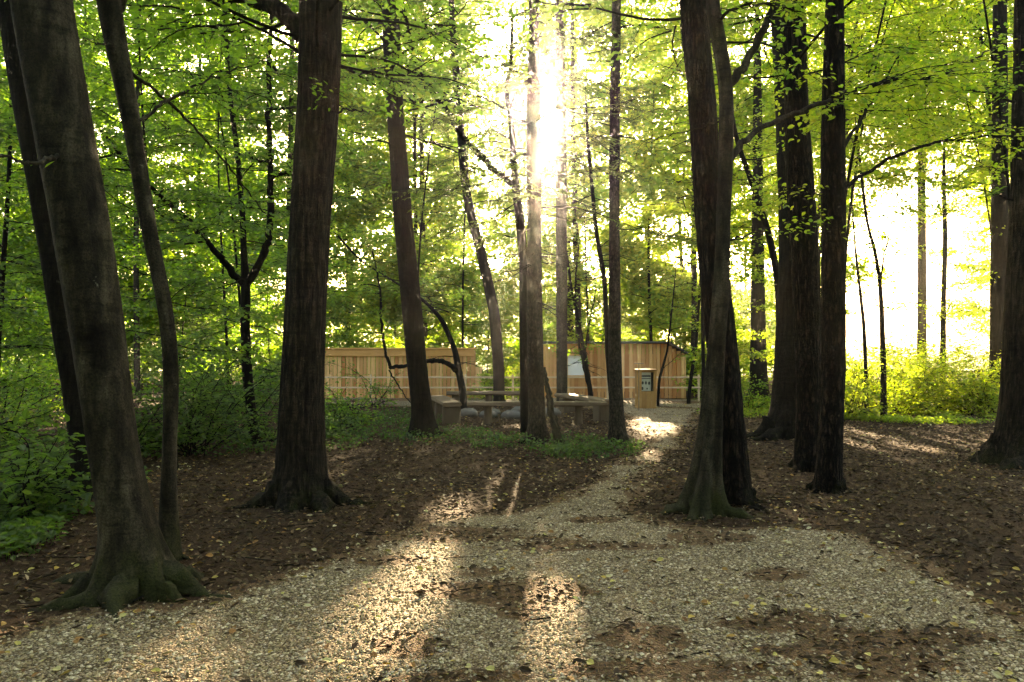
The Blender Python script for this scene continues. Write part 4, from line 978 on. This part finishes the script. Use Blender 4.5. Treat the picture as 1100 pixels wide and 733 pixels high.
for (x0, x1, zz, dz) in ((X(584), X(717), 1.985, 0),):
    box(b, ((x0 + x1) / 2, CY + 1.95, zz), (x1 - x0, 4.3, .06), 0, None, 0, .01)
m0 = np.array([X(717), 0, 1.985]); m1 = np.array([X(739), 0, 1.985 - (X(739) - X(717)) * .55])
Vq = []
for p in (m0, m1):
    for yy in (CY - .2, CY + 4.1):
        for dz in (-.03, .03): Vq.append([p[0] + (.001 if p is m0 else 0), yy, p[2] + dz])
b.add(np.array(Vq), np.array([[0, 1, 3, 2], [4, 6, 7, 5], [0, 4, 5, 1], [2, 3, 7, 6], [1, 5, 7, 3], [0, 2, 6, 4]]), 0, None, False)
b.build('roof', ROOFING, root, O)
b = Buf(); cx, cz = (wl + wr) / 2, (wz0 + wz1) / 2; ww, wh = wr - wl, wz1 - wz0
for sx in (-1, 1): box(b, (cx + sx * (ww / 2 - .02), CY - .035, cz), (.04, .05, wh), 0, .7, 0, .004)
for sz in (-1, 1): box(b, (cx, CY - .033, cz + sz * (wh / 2 - .02)), (ww - .082, .046, .04), 0, .7, 0, .004)
wf = b.build('window', LARCH, root, O)
b = Buf(); box(b, (cx, CY + .005, cz), (ww - .07, .012, wh - .07)); b.build('blind', BLIND, wf, O)

# timber wall at left
LY = 27.9; k = F / LY; XL = lambda u: (u - 550) / k
O = (XL(430), LY, 0)
root = thing('timber_wall', O, 'long low timber wall of vertical boards with an orange cap board at the left', 'wooden wall')
b = Buf(); board_wall(b, XL(346), XL(510), LY, .03, lambda x: 1.56, .13); board_wall(b, XL(510.5), XL(518), LY, .03, lambda x: 1.12, .13)
b.build('boarding', LARCH, root, O)
b = Buf(); box(b, (XL(428), LY - .05, 1.615), (XL(510) - XL(346), .06, .25), 0, .35, 0, .01); box(b, (XL(428), LY - .02, 1.765), (XL(510) - XL(346) + .1, .22, .045), 0, .8, 0, .008)
b.build('cap_board', CAPWOOD, root, O)
b = Buf()
for u in (347, 388, 428, 469, 509): box(b, (XL(u), LY + .08, .85), (.11, .11, 1.66), 0, .5, 0, .01)
b.build('back_posts', LARCH, root, O)

# rail fence in front of both
RY = 26.4; k = F / RY; XR = lambda u: (u - 550) / k
O = (XR(550), RY, 0)
root = thing('rail_fence', O, 'thin pale two rail fence running in front of the timber wall and cabin', 'fence')
for z in (H - (405.5 - VH) / k, H - (416.5 - VH) / k):
    b = Buf()
    box(b, (XR(549), RY, z), (XR(753) - XR(345), .035, .05), 0, .7, 0, .01); b.build('rail', RAILWOOD, root, O)
for u in (347, 398, 449, 500, 551, 602, 653, 704, 751):
    b = Buf(); tube(b, np.array([[XR(u), RY + .055, -.1], [XR(u), RY + .055, .5], [XR(u), RY + .055, .9]]), .035, 10, 0, .6); b.build('post', RAILWOOD, root, O)

# ------------------------------------------------------------------ wooden cabinet with notice, T post
KY = 22.7; k = F / KY; XK = lambda u: (u - 550) / k
kx0, kx1 = XK(684), XK(705); kw = kx1 - kx0; kh = 1.13; kc = (kx0 + kx1) / 2
O = (kc, KY, 0); g0 = float(gh(kc, KY)) - .02
root = thing('wooden_cabinet', O, 'small upright wooden cabinet with a glazed notice recess in front of the cabin', 'info cabinet')
b = Buf()
for sx in (-1, 1): box(b, (kc + sx * (kw / 2 - .02), KY + .17, g0 + kh / 2), (.04, .34, kh), 0, .3, 0, .005)
box(b, (kc, KY + .33, g0 + kh / 2), (kw - .085, .03, kh - .01), 0, .3)
wx0, wx1 = XK(689.3), XK(701.8); wz0, wz1 = g0 + .53, g0 + 1.07
n = 4
for i in range(n):
    ww = (kw - .004) / n; box(b, (kx0 + .002 + ww * (i + .5), KY - .013, g0 + wz0 / 2 - g0 / 2), (ww - .005, .022, wz0 - g0), 0, float(U(.2, 1)), 0, .004)
box(b, ((kx0 + wx0) / 2, KY - .013, (wz0 + g0 + kh) / 2), (wx0 - kx0 - .003, .022, kh + g0 - wz0 - .003), 0, .7, 0, .004)
box(b, ((kx1 + wx1) / 2, KY - .013, (wz0 + g0 + kh) / 2), (kx1 - wx1 - .003, .022, kh + g0 - wz0 - .003), 0, .5, 0, .004)
box(b, ((wx0 + wx1) / 2, KY - .013, (wz1 + g0 + kh) / 2), (wx1 - wx0 - .003, .022, kh + g0 - wz1 - .003), 0, .4, 0, .004)
b.build('body', KIOSKWOOD, root, O)
b = Buf(); box(b, (kc, KY + .14, g0 + kh + .015), (kw + .06, .44, .028), 0, .0, 0, .008); b.build('lid', KIOSKWOOD, root, O)
b = Buf(); box(b, ((wx0 + wx1) / 2, KY + .16, (wz0 + wz1) / 2), (kw - .09, .01, wz1 - wz0 + .1)); rc = b.build('recess_back', DARKGAP, root, O)
b = Buf(); nw = wx1 - wx0; ncx = wx0 + nw * .42; box(b, (ncx, KY + .12, (wz0 + wz1) / 2), (nw * .86, .012, (wz1 - wz0) * .98)); nt_ = b.build('notice', NOTICE, root, O)
for zz, hh in ((.43, .045), (.36, .02)):
    b = Buf(); box(b, (ncx, KY + .112, wz0 + zz), (nw * .8, .004, hh)); b.build('heading_bar', DISC, nt_, O)
for (fx, fz, sx, sz) in ((.18, .235, .028, .05), (.5, .235, .028, .05), (.82, .225, .03, .05), (.15, .075, .032, .05), (.62, .07, .02, .03)):
    t = np.linspace(0, 6.283, 14, endpoint=False); pc = np.array([ncx - nw * .43 + nw * .86 * fx, KY + .1105, wz0 + fz])
    b = Buf(); b.add(pc + np.stack([np.cos(t) * sx, t * 0, np.sin(t) * sz], 1), np.arange(14)[None, ::-1], 0, None, False); b.build('dark_spot', DISC, nt_, O)
px, py = XK(686.3) * .97, KY * .97
root = thing('metal_rod', (px, py, 0), 'thin upright rod with a short crossbar beside the wooden cabinet', 'rod')
b = Buf(); tube(b, np.array([[px, py, -.1], [px, py, .6], [px, py, 1.35]]), .011, 8); b.build('shaft', METAL, root, (px, py, 0))
b = Buf(); tube(b, np.array([[px - .13, py, 1.345], [px, py, 1.352], [px + .13, py, 1.345]]), .010, 8); b.build('crossbar', METAL, root, (px, py, 0))

# ------------------------------------------------------------------ benches in a ring
def slab_bench(label, a, c, zseat, width, thick, supports, block=False):
    a = np.array(a, float); c = np.array(c, float); d = c - a; Ln = np.linalg.norm(d); rz = math.atan2(d[1], d[0]); m = (a + c) / 2
    O = (m[0], m[1], float(gh(*m)))
    root = thing('log_bench', O, label, 'bench', 'benches around the fire pit')
    b = Buf(); n = 26; t = np.linspace(-Ln / 2, Ln / 2, n)
    sec = [(-.5, .32), (-.44, 1.0), (.44, 1.0), (.5, .30), (.40, 0), (-.40, 0)]
    V = np.zeros((n, 6, 3))
    for j, (fy, fz) in enumerate(sec):
        V[:, j, 0] = t; V[:, j, 1] = fy * width * (1 + .12 * (fbm(t * 2, j * 3.1, 0, int(m[1] * 9)) - .5)); V[:, j, 2] = zseat - thick + fz * thick + .03 * (fbm(t * 1.5, j, 0, 4) - .5)
    co, si = math.cos(rz), math.sin(rz); Vv = V.reshape(-1, 3)
    Vv = np.stack([Vv[:, 0] * co - Vv[:, 1] * si + m[0], Vv[:, 0] * si + Vv[:, 1] * co + m[1], Vv[:, 2] + O[2]], 1)
    i = np.arange(n - 1)[:, None] * 6; j = np.arange(6)[None]; j2 = (j + 1) % 6
    b.add(Vv, np.stack([i + j, i + 6 + j, i + 6 + j2, i + j2], -1).reshape(-1, 4), 0, .6, False)
    b.Fs.append((np.array([[0, 1, 2, 3, 4, 5], [(n - 1) * 6 + q for q in (5, 4, 3, 2, 1, 0)]]), 0, np.full(2, .9), False))
    b.build('seat', BENCHWOOD, root, O)
    for s, w in supports:
        q = a + d * s; gz = float(gh(*q)); b = Buf()
        if block: box(b, (q[0], q[1], (gz - .05 + O[2] + zseat - thick) / 2), (w, width * .92, O[2] + zseat - thick - gz + .05 + .01), 0, .5, rz, .03)
        else:
            zz = np.linspace(gz - .08, O[2] + zseat - thick + .012, 7)
            tube(b, np.stack([np.full(7, q[0]), np.full(7, q[1]), zz], 1), w / 2 * np.array([1.15, 1.1, 1.03, 1, 1, .98, .97]), 14, 0, .5, .06, int(w * 99))
        b.build('support', STUMPWOOD, root, O)
slab_bench('long plank bench across the front of the ring on round posts', (XK(1) * 0 - 1.04, 18.55), (2.2, 18.55), .53, .42, .10, [(.15, .19), (.80, .19)])
slab_bench('plank bench along the right side of the ring with a wide block at its end', (2.33, 18.95), (1.35, 22.0), .53, .42, .10, [(.12, .42), (.85, .3)], True)
slab_bench('long plank bench at the back of the ring below the cabin and timber wall', (-1.9, 23.2), (.55, 23.2), .55, .40, .11, [(.1, .22), (.5, .2), (.9, .22)])
slab_bench('short block bench with solid ends at the left of the ring', (-1.38, 18.5), (-2.05, 21.4), .53, .46, .10, [(.06, .2), (.5, .25), (.93, .25)], True)
pc = np.array([-.15, 20.9])
lab = ['smaller', 'grey']
STL = ['large grey fire pit stone nearest the long front bench', 'flat fire pit stone under the middle of the front bench', 'dark rounded fire pit stone beside the left block bench', 'pale fire pit stone beside the spruce trunk', 'long grey boulder right of centre in the fire pit', 'small fire pit stone at the back of the ring', 'squat fire pit stone toward the right bench']
for i, (dx, dy, s) in enumerate([(-.45, -.55, .20), (.15, -.65, .22), (-1.0, -.2, .22), (.75, -.45, .2), (.45, .35, .30), (-.35, .6, .16), (1.15, .05, .22)]):
    b = Buf(); nu, nv = 16, 10; th = np.linspace(0, 2 * np.pi, nu, endpoint=False); ph = np.linspace(.05, np.pi - .05, nv)
    D = np.stack([np.sin(ph)[:, None] * np.cos(th), np.sin(ph)[:, None] * np.sin(th), np.cos(ph)[:, None] * np.ones(nu)], -1)
    r = s * (.75 + .5 * fbm(D[..., 0] * 1.6 + i * 9, D[..., 1] * 1.6, D[..., 2] * 1.6, i, 3))
    V = D * r[..., None] * np.array([1.25, .9, .7]); c = np.array([pc[0] + dx, pc[1] + dy]); c = np.array([c[0], c[1], float(gh(*c)) + s * .3])
    ii = np.arange(nv - 1)[:, None] * nu; j = np.arange(nu)[None]; j2 = (j + 1) % nu
    b.add((V + c).reshape(-1, 3), np.stack([ii + j, ii + nu + j, ii + nu + j2, ii + j2], -1).reshape(-1, 4)[:, ::-1])
    b.Fs.append((np.array([list(range(nu))[::-1], [(nv - 1) * nu + q for q in range(nu)]])[:, ::-1], 0, np.full(2, .5), True))
    tag(b.build('fire_pit_stone', ROCK, None, tuple(c)), STL[i], 'stone', 'stones of the fire pit')

# ------------------------------------------------------------------ haze
HAZE = 0.0006
if HAZE > 0:
    m = bpy.data.materials.new('forest_air'); nt = nodes(m)
    pv = nd(nt, 'ShaderNodeVolumePrincipled'); pv.inputs['Color'].default_value = (1, 1, 1, 1); pv.inputs['Density'].default_value = HAZE; pv.inputs['Anisotropy'].default_value = .90
    o_ = nd(nt, 'ShaderNodeOutputMaterial'); nt.links.new(pv.outputs[0], o_.inputs['Volume'])
    b = Buf(); box(b, (0, 425, 12), (840, 1020, 28)); hz = b.build('haze', m); tag(hz, 'thin sunlit haze between the trees', 'haze', kind='stuff')

# ------------------------------------------------------------------ sky, sun, camera
w = bpy.data.worlds.new('World'); scene.world = w; w.use_nodes = True
nt = w.node_tree; nt.nodes.clear()
sk = nd(nt, 'ShaderNodeTexSky', sky_type='NISHITA', sun_disc=False)
sk.sun_elevation = math.asin(SUN[2]); sk.sun_rotation = math.atan2(SUN[0], SUN[1]); sk.dust_density = 6.0; sk.air_density = 1.0; sk.altitude = 300
bg = nd(nt, 'ShaderNodeBackground'); bg.inputs['Strength'].default_value = .11
ow = nd(nt, 'ShaderNodeOutputWorld'); nt.links.new(sk.outputs[0], bg.inputs[0]); nt.links.new(bg.outputs[0], ow.inputs[0])
ld = bpy.data.lights.new('sun', 'SUN'); ld.energy = 5.0; ld.angle = math.radians(.55); ld.color = (1, .85, .64)
lo = bpy.data.objects.new('sun', ld); COL.objects.link(lo); lo.rotation_euler = Vector(SUN).to_track_quat('Z', 'Y').to_euler(); lo.location = (0, 60, 30)

cd = bpy.data.cameras.new('camera'); cam = bpy.data.objects.new('camera', cd); COL.objects.link(cam)
cam.location = (0, 0, H); cam.rotation_euler = (math.radians(90), 0, 0)
cd.sensor_width = 36; cd.lens = 36 * F / 1100; cd.shift_y = (VH - 366.5) / 1100; cd.clip_start = .05; cd.clip_end = 3000
scene.camera = cam
vs = scene.view_settings; vs.view_transform = 'Standard'; vs.look = 'None'; vs.exposure = 3.88
vs.use_white_balance = True; vs.white_balance_temperature = 8700; vs.white_balance_tint = 9; vs.gamma = 1; vs.use_curve_mapping = False
cy = scene.cycles
cy.use_denoising = True; cy.max_bounces = 7; cy.diffuse_bounces = 4; cy.glossy_bounces = 2; cy.transmission_bounces = 5; cy.volume_bounces = 0; cy.transparent_max_bounces = 4
cy.use_adaptive_sampling = True; cy.adaptive_threshold = .02; cy.caustics_reflective = False; cy.caustics_refractive = False
